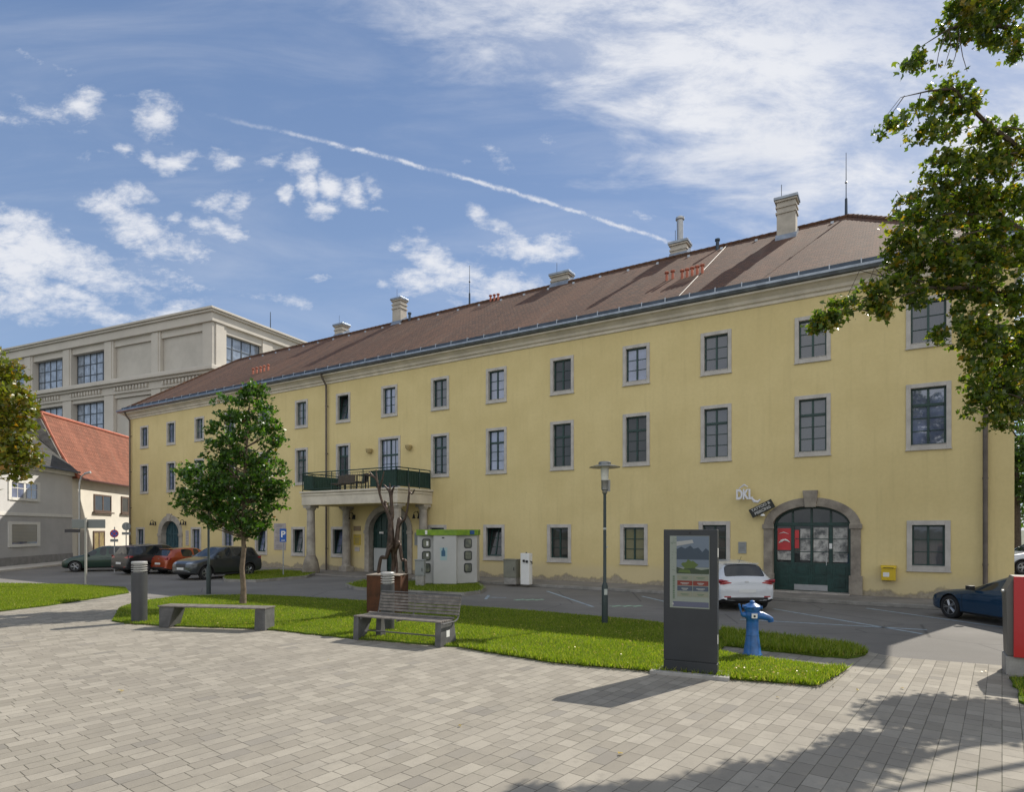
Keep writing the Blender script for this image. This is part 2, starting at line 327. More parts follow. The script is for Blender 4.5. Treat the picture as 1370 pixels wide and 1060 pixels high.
t.l.new(c, b.inputs['Base Color']); b.inputs['Roughness'].default_value = 0.9; b.inputs['Specular IOR Level'].default_value = 0.3
bumpto(t, b, t.noise(O, 90, 3, 0.7), 0.5, 0.006)

M_sidewalk = mat('sidewalk_concrete', (0.22, 0.205, 0.185), 0.9, var=0.18, vscale=1.2, bump=0.4, bscale=50, fine=0.15, spec=0.2)
M_kerb = mat('kerb_stone', (0.25, 0.24, 0.22), 0.85, var=0.25, vscale=2, bump=0.3, fine=0.15, spec=0.2)
M_soil = mat('grass_soil', (0.085, 0.135, 0.012), 0.95, col2=(0.055, 0.075, 0.015), vscale=2, bump=0.6, bscale=30, spec=0.1, fine=0.3)
M_mark = mat('pale_blue_marking', (0.30, 0.37, 0.42), 0.8, var=0.3, vscale=6)
M_mark_green = mat('pale_green_marking', (0.30, 0.45, 0.33), 0.8, var=0.3, vscale=5)


def leafmat(name, cols, trans=0.35, hue_pos=None):
    """leaf material: colour varies leaf by leaf, light passes through"""
    m = bpy.data.materials.new(name); m.use_nodes = True; t = NT(m.node_tree); m.node_tree.nodes.clear()
    g = t.new('ShaderNodeNewGeometry')
    cr = t.new('ShaderNodeValToRGB'); t.l.new(g.outputs['Random Per Island'], cr.inputs[0])
    el = cr.color_ramp.elements
    while len(el) < len(cols): el.new(0.5)
    for i, (p, c) in enumerate(cols): el[i].position = p; el[i].color = (*c, 1)
    tcn = t.new('ShaderNodeTexCoord')
    n = t.noise(tcn.outputs['Object'], 0.9, 3, 0.6)
    col = t.mix(1.0, cr.outputs[0], t.mix(n, (0.65, 0.7, 0.6), (1.4, 1.3, 1.3)), 'MULTIPLY')
    if hue_pos:
        n2 = t.noise(tcn.outputs['Object'], hue_pos[1], 2, 0.5)
        col = t.mix(t.ramp(n2, hue_pos[2], hue_pos[3], 0, 0.85), col, hue_pos[0])
    d = t.new('ShaderNodeBsdfPrincipled'); t.l.new(col, d.inputs['Base Color']); d.inputs['Roughness'].default_value = 0.36; d.inputs['Specular IOR Level'].default_value = 0.45
    tr = t.new('ShaderNodeBsdfTranslucent')
    tc_ = t.mix(1.0, col, (1.9, 2.1, 0.7), 'MULTIPLY'); t.l.new(tc_, tr.inputs[0])
    mx = t.new('ShaderNodeMixShader'); mx.inputs[0].default_value = trans; t.l.new(d.outputs[0], mx.inputs[1]); t.l.new(tr.outputs[0], mx.inputs[2])
    o = t.new('ShaderNodeOutputMaterial'); t.l.new(mx.outputs[0], o.inputs[0])
    MATS[name] = m
    return m


L_young = leafmat('young_tree_leaf', [(0, (0.022, 0.058, 0.012)), (0.6, (0.050, 0.110, 0.020)), (0.96, (0.095, 0.17, 0.03)), (1, (0.12, 0.05, 0.02))], 0.42)
L_maple = leafmat('autumn_tinted_leaf', [(0, (0.036, 0.068, 0.012)), (0.6, (0.080, 0.120, 0.018)), (0.9, (0.18, 0.19, 0.025)), (1, (0.26, 0.15, 0.02))], 0.48, ((0.24, 0.15, 0.02), 0.8, 0.62, 0.74))
L_left = leafmat('yellowing_leaf', [(0, (0.065, 0.09, 0.012)), (0.5, (0.13, 0.15, 0.016)), (0.85, (0.16, 0.13, 0.02)), (1, (0.30, 0.15, 0.02))], 0.35, ((0.42, 0.27, 0.01), 1.2, 0.64, 0.72))
L_back = leafmat('background_leaf', [(0, (0.03, 0.06, 0.012)), (1, (0.07, 0.12, 0.025))], 0.35)
L_grass = leafmat('grass_blade', [(0, (0.105, 0.155, 0.010)), (0.75, (0.175, 0.235, 0.020)), (1, (0.32, 0.29, 0.10))], 0.42)
L_dry = leafmat('fallen_leaf', [(0, (0.35, 0.25, 0.05)), (1, (0.45, 0.36, 0.12))], 0.2)
M_bark = mat('bark', (0.10, 0.08, 0.06), 0.9, col2=(0.055, 0.045, 0.035), vscale=9, bump=0.8, bscale=30, spec=0.15)
M_bark_young = mat('young_bark', (0.20, 0.155, 0.115), 0.9, col2=(0.11, 0.085, 0.065), vscale=9, bump=0.7, bscale=40, spec=0.15)


# ------------------------------------------------------------------ mesh helpers
class MB:
    def __init__(s): s.v = []; s.f = []; s.m = []; s.uv = {}
    def add(s, vs, fs, mi=0):
        o = len(s.v); s.v += [tuple(v) for v in vs]; s.f += [tuple(i + o for i in f) for f in fs]; s.m += [mi] * len(fs)
        return s
    def box(s, x0, x1, y0, y1, z0, z1, mi=0, M=None):
        vs = [(x, y, z) for z in (z0, z1) for y in (y0, y1) for x in (x0, x1)]
        if M is not None: vs = [tuple(M @ Vector(v)) for v in vs]
        return s.add(vs, [(0, 2, 3, 1), (4, 5, 7, 6), (0, 1, 5, 4), (2, 6, 7, 3), (0, 4, 6, 2), (1, 3, 7, 5)], mi)
    def quad(s, a, b, c, d, mi=0): return s.add([a, b, c, d], [(0, 1, 2, 3)], mi)
    def tube(s, pts, rad, n=8, mi=0, cap=True):
        pts = [Vector(p) for p in pts]
        if not isinstance(rad, (list, tuple)): rad = [rad] * len(pts)
        o = len(s.v); prev = None
        for i, p in enumerate(pts):
            d = (pts[min(i + 1, len(pts) - 1)] - pts[max(i - 1, 0)]).normalized()
            if prev is None:
                a = Vector((0, 0, 1)) if abs(d.z) < 0.9 else Vector((1, 0, 0))
                u = d.cross(a).normalized()
            else: u = (prev - d * prev.dot(d)).normalized()
            prev = u; v = d.cross(u)
            for k in range(n):
                q = p + (u * math.cos(2 * PI * k / n) + v * math.sin(2 * PI * k / n)) * rad[i]; s.v.append(tuple(q))
        for i in range(len(pts) - 1):
            for k in range(n):
                k2 = (k + 1) % n; s.f.append((o + i * n + k, o + i * n + k2, o + (i + 1) * n + k2, o + (i + 1) * n + k)); s.m.append(mi)
        if cap:
            s.f.append(tuple(o + k for k in range(n))[::-1]); s.m.append(mi)
            s.f.append(tuple(o + (len(pts) - 1) * n + k for k in range(n))); s.m.append(mi)
        return s
    def lathe(s, prof, n=20, c=(0, 0), mi=0, M=None):
        o = len(s.v)
        for r, z in prof:
            for k in range(n):
                p = Vector((c[0] + r * math.cos(2 * PI * k / n), c[1] + r * math.sin(2 * PI * k / n), z))
                if M is not None: p = M @ p
                s.v.append(tuple(p))
        for i in range(len(prof) - 1):
            for k in range(n):
                k2 = (k + 1) % n; s.f.append((o + i * n + k, o + i * n + k2, o + (i + 1) * n + k2, o + (i + 1) * n + k)); s.m.append(mi)
        s.f.append(tuple(o + k for k in range(n))[::-1]); s.m.append(mi)
        s.f.append(tuple(o + (len(prof) - 1) * n + k for k in range(n))); s.m.append(mi)
        return s
    def prism(s, poly, d0, d1, axis='y', mi=0, M=None):
        """extrude a 2-D polygon; axis y: poly in xz; z: poly in xy; x: poly in yz"""
        def P(a, b_, d): return {'y': (a, d, b_), 'z': (a, b_, d), 'x': (d, a, b_)}[axis]
        n = len(poly); vs = [P(a, b_, d0) for a, b_ in poly] + [P(a, b_, d1) for a, b_ in poly]
        if M is not None: vs = [tuple(M @ Vector(v)) for v in vs]
        fs = [tuple(range(n)), tuple(range(2 * n - 1, n - 1, -1))] + [(i, i + n, (i + 1) % n + n, (i + 1) % n) for i in range(n)]
        return s.add(vs, fs, mi)
    def build(s, name, mats, parent=None, loc=(0, 0, 0), rz=0, smooth=False, bevel=0, uvf=None, fix=True):
        me = bpy.data.meshes.new(name); me.from_pydata(s.v, [], s.f)
        if not isinstance(mats, (list, tuple)): mats = [mats]
        for m in mats: me.materials.append(m)
        if len(mats) > 1: me.polygons.foreach_set('material_index', s.m)
        if uvf:
            ul = me.uv_layers.new(name='UVMap')
            for p in me.polygons:
                for li in p.loop_indices: ul.data[li].uv = uvf(me.vertices[me.loops[li].vertex_index].co, p)
        if fix:
            bm = bmesh.new(); bm.from_mesh(me); bmesh.ops.recalc_face_normals(bm, faces=bm.faces); bm.to_mesh(me); bm.free()
        if smooth:
            me.polygons.foreach_set('use_smooth', [True] * len(me.polygons))
            try: me.set_sharp_from_angle(angle=R(40))
            except Exception: pass
        o = bpy.data.objects.new(name, me); COL.objects.link(o)
        o.location = loc; o.rotation_euler = (0, 0, rz)
        if parent is not None: o.parent = parent
        if bevel:
            bv = o.modifiers.new('bevel', 'BEVEL'); bv.width = bevel; bv.segments = 2; bv.limit_method = 'ANGLE'; bv.angle_limit = R(40)
        return o


def tag(o, label=None, cat=None, group=None, kind=None):
    if label: o['label'] = label
    if cat: o['category'] = cat
    if group: o['group'] = group
    if kind: o['kind'] = kind
    return o


def empty(name, loc, rz=0, label=None, cat=None, group=None):
    o = bpy.data.objects.new(name, None); COL.objects.link(o); o.location = loc; o.rotation_euler = (0, 0, rz)
    o.empty_display_size = 0.2
    return tag(o, label, cat, group)


def copy_tree(o, parent=None):
    c = o.copy(); COL.objects.link(c); c.parent = parent
    for ch in o.children: copy_tree(ch, c)
    return c


def text_mesh(name, s, size, m, parent, M, extrude=0.004, align='CENTER', bold=0.0):
    cu = bpy.data.curves.new(name, 'FONT'); cu.body = s; cu.size = size; cu.extrude = extrude; cu.align_x = align; cu.align_y = 'CENTER'; cu.offset = bold
    tmp = bpy.data.objects.new('tmp_text', cu); COL.objects.link(tmp)
    dg = bpy.context.evaluated_depsgraph_get(); me = bpy.data.meshes.new_from_object(tmp.evaluated_get(dg))
    bpy.data.objects.remove(tmp)
    me.transform(M); me.materials.clear(); me.materials.append(m); me.name = name
    o = bpy.data.objects.new(name, me); COL.objects.link(o)
    if parent is not None: o.parent = parent
    return o


def in_poly(P, poly):
    x, y = P[:, 0], P[:, 1]; ins = np.zeros(len(P), bool); n = len(poly); j = n - 1
    for i in range(n):
        xi, yi = poly[i]; xj, yj = poly[j]
        c = ((yi > y) != (yj > y)) & (x < (xj - xi) * (y - yi) / ((yj - yi) + 1e-12) + xi)
        ins ^= c; j = i
    return ins


# facade frame: x along the front (right to left), y outwards, z up
C0 = Vector((14.9, 18.4, 0)); FD = Vector((-0.8475, 0.531, 0)).normalized(); FN = Vector((-FD.y, FD.x, 0))
FROT = math.atan2(FD.y, FD.x)
def fw(t, o, z=0): return C0 + FD * t + FN * o + Vector((0, 0, z))

# ------------------------------------------------------------------ ground, road, paving, lawns
def sheet(name, poly, z, m, kind='structure', thick=None, mb=None):
    mb = MB()
    if thick is None: mb.add([(x, y, z) for x, y in poly], [tuple(range(len(poly)))])
    else: mb.prism(poly, z - thick, z, 'z')
    o = mb.build(name, m); return tag(o, kind=kind)


def densify(poly, step, jit, seed=1):
    rg = random.Random(seed); out = []
    for i in range(len(poly)):
        a = Vector(poly[i]); b_ = Vector(poly[(i + 1) % len(poly)]); n = max(1, int((b_ - a).length / step))
        for k in range(n):
            p = a.lerp(b_, k / n); out.append((p.x + rg.uniform(-jit, jit), p.y + rg.uniform(-jit, jit)))
    return out


M_far = mat('distant_ground', (0.12, 0.12, 0.09), 0.95, col2=(0.07, 0.09, 0.04), vscale=0.05)
sheet('ground', [(-900, -900), (900, -900), (900, 900), (-900, 900)], -0.012, M_far)
sheet('road', [(-90, 10), (60, -20), (90, 20), (60, 45), (10, 60), (-24, 90), (-45, 90), (-90, 60)], -0.006, M_asphalt)
sheet('plaza_paving', [(-80, -60), (-80, 14), (-14.2, 17.6), (-14.3, 23.2), (-13.2, 21.5), (-11.6, 20.2), (-9, 17.5), (3, 13.2), (4.6, 13.1), (5.4, 12.6), (6.59, 11.95), (6.75, 11.35), (6.89, 11.1), (7.38, 10.85), (8.52, 10.32), (30, 0.5), (80, -22), (80, -60)], 0.0, M_paving)
LAWN = [(-9.92, 15.4), (-9.2, 14.95), (-8.32, 14.68), (-5.62, 14.14), (-3.32, 12.9), (-1.01, 12.0), (0.76, 10.6), (2.34, 9.95), (3.3, 9.5), (4.41, 9.05), (5.43, 10.1), (4.82, 10.66), (4.06, 11.23), (3.88, 11.64), (4.18, 12.08), (5.55, 11.1), (5.95, 10.97), (6.44, 11.23), (6.54, 11.93), (5.55, 12.99), (4.67, 13.83), (3.25, 15.4), (0.31, 17.35), (-1.9, 18.53), (-4.34, 19.48), (-7.12, 20.75), (-9.17, 21.45), (-11.25, 20.98), (-11.73, 19.48), (-11.29, 17.84)]
LAWN2 = [(-60, 14.5), (-14.19, 17.2), (-13.82, 18.36), (-13.68, 20.09), (-13.72, 22.2), (-14.86, 23.86), (-17.7, 25.12), (-21.29, 25.8), (-60, 27.5)]
ISL1 = [(-6.66, 24.79), (-5.96, 23.4), (-3.83, 22.2), (-1.64, 21.3), (-1.11, 22.0), (-0.98, 23.28), (-1.38, 25.45), (-6.4, 26.8)]
ISL2 = [(-13.19, 28.3), (-12.5, 27.0), (-11.02, 26.7), (-9.6, 29.0), (-9.9, 31.5), (-12.6, 33.5), (-14.2, 31.5)]
LAWN3 = [(7.62, 9.5), (7.3, 9.0), (7.0, 8.6), (6.55, 7.9), (6.3, 7.2), (9.5, 5.6), (14, 5.5), (14, 8.6)]
for nm, pl, sd_ in (('lawn', LAWN, 1), ('lawn', LAWN2, 2), ('lawn', LAWN3, 5)):
    sheet(nm, densify(pl, 0.16, 0.045, sd_), 0.035, M_soil, thick=0.03)
for pl in (ISL1, ISL2):
    cx_ = sum(p[0] for p in pl) / len(pl); cy_ = sum(p[1] for p in pl) / len(pl)
    inner = [(cx_ + (x - cx_) * 0.955, cy_ + (y - cy_) * 0.955) for x, y in pl]
    mb = MB(); n = len(pl)
    vs = [(x, y, -0.004) for x, y in pl] + [(x, y, 0.11) for x, y in pl] + [(x, y, 0.11) for x, y in inner] + [(x, y, 0.0) for x, y in inner]
    fs = []
    for i in range(n):
        j = (i + 1) % n
        for k in range(3): fs.append((k * n + i, k * n + j, (k + 1) * n + j, (k + 1) * n + i))
    mb.add(vs, fs); tag(mb.build('kerb', M_kerb), kind='structure')
    sheet('lawn', inner, 0.09, M_soil)

# pavement along the yellow front with its kerb
def pave(name, t0, t1, o0, o1, z, m):
    mb = MB(); a, b_, c_, d_ = fw(t0, o0), fw(t1, o0), fw(t1, o1), fw(t0, o1)
    mb.prism([(p.x, p.y) for p in (a, b_, c_, d_)], -0.003, z, 'z'); return tag(mb.build(name, m, bevel=0.012), kind='structure')
pave('pavement', -14, 21.6, 0.005, 2.0, 0.10, M_sidewalk)
pave('kerb', -14, 21.6, 2.003, 2.14, 0.107, M_kerb)
pave('pavement', 28.2, 50.6, 0.005, 1.4, 0.05, M_sidewalk)
pave('pavement', 21.7, 28.1, 0.005, 2.7, 0.06, M_sidewalk)
# painted bay lines
lines = MB()
def stripe(mb, a, b_, wd=0.10, z=-0.002):
    a = Vector((*a, z)); b_ = Vector((*b_, z)); d = (b_ - a).normalized(); p = Vector((-d.y, d.x, 0)) * wd / 2
    mb.quad(a - p, b_ - p, b_ + p, a + p)
for a, b_ in (((7.52, 17.84), (8.99, 13.6)), ((1.30, 22.9), (2.40, 18.3)), ((10.28, 18.0), (11.5, 14.46)), ((4.44, 21.2), (5.46, 17.2)), ((-0.8, 21.5), (-0.86, 20.3)), ((-0.9, 20.9), (-0.2, 20.7)), ((5.8, 15.78), (9.46, 14.14))):
    stripe(lines, a, b_)
tag(lines.build('road_markings', M_mark, fix=False), kind='structure')
gm = MB()
for cx_, cy_ in ((0.55, 20.15), (3.4, 18.5)):
    for dx_ in (-0.42, -0.1, 0.2): stripe(gm, (cx_ + dx_, cy_ - 0.16), (cx_ + dx_ + 0.26, cy_ + 0.16), 0.11)
    stripe(gm, (cx_ - 0.5, cy_), (cx_ + 0.5, cy_), 0.08, -0.001)
tag(gm.build('road_markings', M_mark_green, fix=False), kind='structure')


def blades(name, poly, count, h0, h1, z=0.03, m=L_grass, wd=0.006, seed=3, lean=0.5, near=None):
    rg = np.random.default_rng(seed); P = np.array(poly); lo = P.min(0); hi = P.max(0); out = []; got = 0
    while got < count:
        q = rg.uniform(lo, hi, (count * 2, 2)); q = q[in_poly(q, poly)]
        if near: q = q[rg.uniform(0, 1, len(q)) < np.clip((near / np.maximum(q[:, 1], 1)) ** 1.3, 0.15, 1)]
        out.append(q); got += len(q)
        if got == 0: break
    q = np.concatenate(out)[:count]; n = len(q)
    ang = rg.uniform(0, 2 * PI, n); hgt = rg.uniform(h0, h1, n); la = rg.uniform(0, 2 * PI, n); lm = rg.uniform(0.1, lean, n) * hgt
    ww = wd * rg.uniform(0.7, 1.6, n)
    ax = np.stack([np.cos(ang) * ww, np.sin(ang) * ww, np.zeros(n)], 1)
    base = np.concatenate([q, np.full((n, 1), z)], 1)
    tip = base + np.stack([np.cos(la) * lm, np.sin(la) * lm, hgt], 1)
    V_ = np.empty((n, 3, 3)); V_[:, 0] = base - ax; V_[:, 1] = base + ax; V_[:, 2] = tip
    me = bpy.data.meshes.new(name); me.vertices.add(n * 3); me.vertices.foreach_set('co', V_.ravel())
    me.loops.add(n * 3); me.loops.foreach_set('vertex_index', np.arange(n * 3, dtype=np.int32))
    me.polygons.add(n); me.polygons.foreach_set('loop_start', np.arange(0, n * 3, 3, dtype=np.int32)); me.polygons.foreach_set('loop_total', np.full(n, 3, np.int32))
    me.update(); me.materials.append(m); o = bpy.data.objects.new(name, me); COL.objects.link(o)
    return tag(o, kind='stuff')


blades('grass', LAWN, 170000, 0.022, 0.058, near=11)
blades('grass', [p for p in LAWN2 if p[0] > -40] + [(-24, 26)], 40000, 0.03, 0.08, wd=0.009, seed=4, near=20)
blades('grass', [(-24, 26.0), (-24, 16.4), (-14.19, 17.2), (-13.82, 18.36), (-13.68, 20.09), (-13.72, 22.2), (-14.86, 23.86), (-17.7, 25.12)], 30000, 0.03, 0.08, wd=0.008, seed=14)
blades('grass', ISL1, 14000, 0.03, 0.09, z=0.09, wd=0.008, seed=5)
blades('grass', ISL2, 12000, 0.03, 0.09, z=0.09, wd=0.009, seed=6)
blades('grass', LAWN3, 16000, 0.04, 0.10, seed=7)
# rank tufts on the strip beside the little path and along the lawn's edges
tuft = [(4.18, 12.08), (5.55, 11.1), (5.95, 10.97), (6.5, 11.3), (6.54, 11.93), (5.55, 12.99), (4.67, 13.83)]
blades('grass', tuft, 9000, 0.06, 0.17, wd=0.011, seed=8, lean=0.8)
edge = [(-1.01, 11.9), (0.76, 10.5), (2.34, 9.85), (3.3, 9.42), (4.45, 8.98), (5.48, 10.1), (5.25, 10.2), (4.36, 9.3), (3.3, 9.75), (2.4, 10.15), (0.8, 10.85), (-1, 12.2)]
blades('grass', edge, 6000, 0.05, 0.11, wd=0.010, seed=9, lean=1.0)


def leaf_litter(name, pts, size, m, z=0.07):
    mb = MB(); rg = random.Random(5)
    for x, y in pts:
        a = rg.uniform(0, 6.28); s_ = size * rg.uniform(0.7, 1.3); k = []
        for j in range(7):
            rr = s_ * (1 if j % 2 else 0.55); an = a + j * 2 * PI / 7
            k.append((x + rr * math.cos(an), y + rr * math.sin(an), z + rg.uniform(0.0, 0.02)))
        mb.add(k, [tuple(range(7))])
    return tag(mb.build(name, m, fix=False), kind='stuff')
rg_ = random.Random(11)
lit = []
while len(lit) < 260:
    x, y = rg_.uniform(-9, 6.3), rg_.uniform(9, 20)
    if in_poly(np.array([[x, y]]), LAWN)[0] and rg_.random() < (1.0 if x > 2.2 else 0.35): lit.append((x, y))
lit += [(4.3 + rg_.uniform(-.9, .5), 9.4 + rg_.uniform(-.2, .6)) for _ in range(50)]
leaf_litter('fallen_leaves', lit, 0.022, L_dry, 0.075)
fe = [(-9.2, 14.95), (-8.32, 14.68), (-5.62, 14.14), (-3.32, 12.9), (-1.01, 12.0), (0.76, 10.6), (2.34, 9.95), (3.3, 9.5), (4.41, 9.05), (5.43, 10.1)]
edge_l = []
for k in range(520):
    i = rg_.randrange(len(fe) - 1); f_ = rg_.random(); x = fe[i][0] + (fe[i + 1][0] - fe[i][0]) * f_; y = fe[i][1] + (fe[i + 1][1] - fe[i][1]) * f_
    edge_l.append((x + rg_.gauss(0, .07), y - abs(rg_.gauss(0, .08)) + .04))
leaf_litter('fallen_leaves', edge_l, 0.013, mat('dry_litter', (.20, .15, .07), .9, var=.5, vscale=30), 0.006)
leaf_litter('fallen_leaves', [(-5.54, 8.76), (-5.50, 8.74), (5.2, 5.9), (5.25, 5.95), (7.6, 9.95), (7.5, 9.9), (-0.6, 7.2), (3.6, 8.4), (1.1, 6.3), (-3.2, 10.8), (4.9, 8.8), (5.6, 8.9)], 0.028, L_dry, 0.012)

# ------------------------------------------------------------------ the long yellow building
bld = empty('apartment_building', C0, FROT, 'long yellow three storey building with brown hipped roof and stone framed windows', 'building')
LEN, DEP = 50.55, 14.2
TC = [2.12, 5.42, 8.66, 11.76, 15.07, 18.42, 21.67, 24.96, 28.31, 31.68, 35.0, 38.35, 41.67, 45.0, 48.42]
WT = [.91, .84, .84, .84, .84, .84, .82, .82, .80, .80, .80, .80, .80, .80, .80]
holes = []; wins = []
for i, tc in enumerate(TC):
    hw = WT[i] / 2 + 0.01
    holes.append((tc - hw, tc + hw, 8.18, 9.50)); wins.append(('top', tc, hw, 8.18, 9.50, i))
    if i == 7: holes.append((tc - .62, tc + .62, 4.22, 6.88)); wins.append(('balcony', tc, .62, 4.22, 6.88, i))
    else: holes.append((tc - hw, tc + hw, 4.95, 6.77)); wins.append(('mid', tc, hw, 4.95, 6.77, i))
for k, tc in enumerate([2.12, 8.72, 11.86, 15.21, 18.55, 21.85, 28.67, 31.97, 35.3, 38.6, 42.05, 48.95]):
    hw = .43; z0, z1 = (1.12, 2.42) if k < 2 else ((1.04, 2.35) if k < 6 else (0.93, 2.27))
    if k == 1: z1 = 2.44
    holes.append((tc - hw, tc + hw, z0, z1)); wins.append(('ground', tc, hw, z0, z1, k))
ARCH = [dict(c=5.48, h=1.21, spring=2.40, rise=0.68, base=0.12), dict(c=25.05, h=1.33, spring=2.20, rise=1.05, base=0.08), dict(c=45.1, h=1.08, spring=1.95, rise=0.90, base=0.06)]
for a in ARCH: holes.append((a['c'] - a['h'], a['c'] + a['h'], -0.3, a['spring'] + a['rise']))
xs = sorted(set([0, LEN] + [v for h_ in holes for v in h_[:2]])); zs = sorted(set([-0.3, 10.4] + [v for h_ in holes for v in h_[2:]]))
mb = MB()
for i in range(len(xs) - 1):
    run = None
    for j in range(len(zs) - 1):
        mx_, mz_ = (xs[i] + xs[i + 1]) / 2, (zs[j] + zs[j + 1]) / 2
        solid = not any(a <= mx_ <= b_ and c_ <= mz_ <= d_ for a, b_, c_, d_ in holes)
        if solid and run is None: run = zs[j]
        if (not solid or j == len(zs) - 2) and run is not None:
            top_ = zs[j + 1] if solid else zs[j]
            mb.quad((xs[i], 0, run), (xs[i + 1], 0, run), (xs[i + 1], 0, top_), (xs[i], 0, top_)); run = None
def arc(a, n=22, g=0.0):
    return [(a['c'] - (a['h'] + g) * math.cos(PI * k / n), a['spring'] + (a['rise'] + g) * math.sin(PI * k / n)) for k in range(n + 1)]
for a in ARCH:
    top_ = a['spring'] + a['rise']; P_ = arc(a)
    for k in range(len(P_) - 1):
        p, q = P_[k], P_[k + 1]; mb.quad((p[0], 0, p[1]), (q[0], 0, q[1]), (q[0], 0, top_), (p[0], 0, top_))
for a_, b_ in (((0, 0), (0, -DEP)), ((0, -DEP), (LEN, -DEP)), ((LEN, -DEP), (LEN, 0))):
    mb.quad((*a_, -0.3), (*b_, -0.3), (*b_, 10.4), (*a_, 10.4))
mb.build('wall', M_plaster, bld, fix=False)


def surround_mesh(hw, z0, z1, sw=0.14, depth=0.20, proud=0.035):
    mb = MB(); x0, x1 = -hw, hw
    mb.box(x0 - sw, x0, -depth, proud, z0 - sw, z1 + sw); mb.box(x1, x1 + sw, -depth, proud, z0 - sw, z1 + sw)
    mb.box(x0, x1, -depth, proud, z1, z1 + sw); mb.box(x0, x1, -depth, proud, z0 - sw, z0)
    mb.box(x0 - sw - .02, x1 + sw + .02, -0.05, proud + 0.025, z0 - sw - 0.035, z0 - sw + 0.002)
    mb.box(x0 + .002, x1 - .002, -depth + .02, proud + 0.012, z0 + .002, z0 + .018)
    return mb


def frame_mesh(hw, z0, z1, kind):
    """green casement: outer frame, mullion and glazing bars; glass quads come back as a second mesh"""
    f = MB(); y0, y1 = -0.165, -0.105; e = 0.055; g = MB()
    f.box(-hw, -hw + e, y0, y1, z0, z1); f.box(hw - e, hw, y0, y1, z0, z1)
    f.box(-hw + e, hw - e, y0, y1, z1 - e, z1); f.box(-hw + e, hw - e, y0, y1, z0, z0 + e)
    f.box(-0.033, 0.033, y0 - .002, y1 + .008, z0 + e, z1 - e)
    a, b_ = z0 + e, z1 - e
    if kind in ('mid', 'balcony'):
        tz = z1 - 0.30 * (z1 - z0); f.box(-hw + e, hw - e, y0 - .003, y1 + .016, tz - .045, tz + .045)
        bars = [a + (tz - a) * k / 3 for k in (1, 2)] if kind == 'mid' else [a + (tz - a) * k / 4 for k in (1, 2, 3)]
    else: bars = [a + (b_ - a) * k / 3 for k in (1, 2)]
    for z in bars: f.box(-hw + e, hw - e, y0 + .008, y1 - .006, z - .013, z + .013)
    if kind == 'balcony':
        for x in (-hw / 2 + .01, hw / 2 - .01): f.box(x - .013, x + .013, y0 + .009, y1 - .007, z0 + e, z1 - e)
    g.quad((-hw + .02, -0.135, z0 + .02), (hw - .02, -0.135, z0 + .02), (hw - .02, -0.135, z1 - .02), (-hw + .02, -0.135, z1 - .02))
    return f, g


def tilt_mesh(hw, z0, z1):
    """bottom-hung sash tipped into the dark room"""
    f = MB(); g = MB(); e = 0.05
    f.box(-hw, -hw + .03, -0.17, -0.10, z0, z1); f.box(hw - .03, hw, -0.17, -0.10, z0, z1)
    f.box(-hw + .03, hw - .03, -0.17, -0.10, z1 - .03, z1); f.box(-hw + .03, hw - .03, -0.17, -0.10, z0, z0 + .03)
    Mx = Matrix.Translation((0, -0.15, z0 + .03)) @ Matrix.Rotation(R(13), 4, 'X'); H = z1 - z0 - .07; q = hw - .035
    f.box(-q, -q + e, -.03, .03, 0, H, M=Mx); f.box(q - e, q, -.03, .03, 0, H, M=Mx); f.box(-q + e, q - e, -.03, .03, 0, e, M=Mx); f.box(-q + e, q - e, -.03, .03, H - e, H, M=Mx)
    f.box(-.03, .03, -.032, .036, e, H - e, M=Mx)
    for k in (1, 2): f.box(-q + e, q - e, -.02, .022, H * k / 3 - .013, H * k / 3 + .013, M=Mx)
    g.add([tuple(Mx @ Vector(v)) for v in ((-q + .01, 0, .01), (q - .01, 0, .01), (q - .01, 0, H - .01), (-q + .01, 0, H - .01))], [(0, 1, 2, 3)])
    return f, g


def room_box(hw, z0, z1, d=1.2):
    mb = MB(); x0, x1 = -hw, hw; y0, y1 = -0.2, -d
    mb.quad((x0, y1, z0), (x1, y1, z0), (x1, y1, z1), (x0, y1, z1)); mb.quad((x0, y0, z0), (x0, y1, z0), (x0, y1, z1), (x0, y0, z1))
    mb.quad((x1, y0, z0), (x1, y1, z0), (x1, y1, z1), (x1, y0, z1)); mb.quad((x0, y0, z0), (x1, y0, z0), (x1, y1, z0), (x0, y1, z0)); mb.quad((x0, y0, z1), (x1, y0, z1), (x1, y1, z1), (x0, y1, z1))
    return mb


cache = {}
TILT = {('ground', 4), ('ground', 6), ('ground', 7), ('top', 8), ('ground', 8)}
def glass_for(kind, i):
    rr = random.Random(i * 7 + len(kind)).random()
    if i > 4 and rr < .22: return G_blind
    if i > 4 and rr < .36: return G_curt
    if kind == 'top': return G_curt if i < 3 else (G_dark if i in (4,) else G_sky)
    if kind == 'mid': return {0: G_sky, 1: G_curt, 2: G_curt, 3: G_dark, 4: G_dark}.get(i, G_sky)
    if kind == 'ground': return {0: G_curt, 2: G_warm, 3: G_dark}.get(i, G_sky if i > 5 else G_dark)
    return G_sky
for kind, tc, hw, z0, z1, i in wins:
    tl = (kind, i) in TILT; gm_ = glass_for(kind, i); key = (round(hw, 3), z0, z1, tl, gm_.name)
    if key not in cache:
        f, g = tilt_mesh(hw, z0, z1) if tl else frame_mesh(hw, z0, z1, kind)
        w_ = f.build('window', M_green, bld, (tc, 0, 0), bevel=0.006)
        surround_mesh(hw, z0, z1, 0.13 if kind != 'ground' else 0.145).build('surround', M_sill, w_, bevel=0.01)
        g.build('pane', gm_, w_, fix=False)
        if tl: room_box(hw, z0, z1).build('reveal', M_dark_int, w_)
        cache[key] = w_
    else:
        w_ = copy_tree(cache[key], bld); w_.location = (tc, 0, 0)


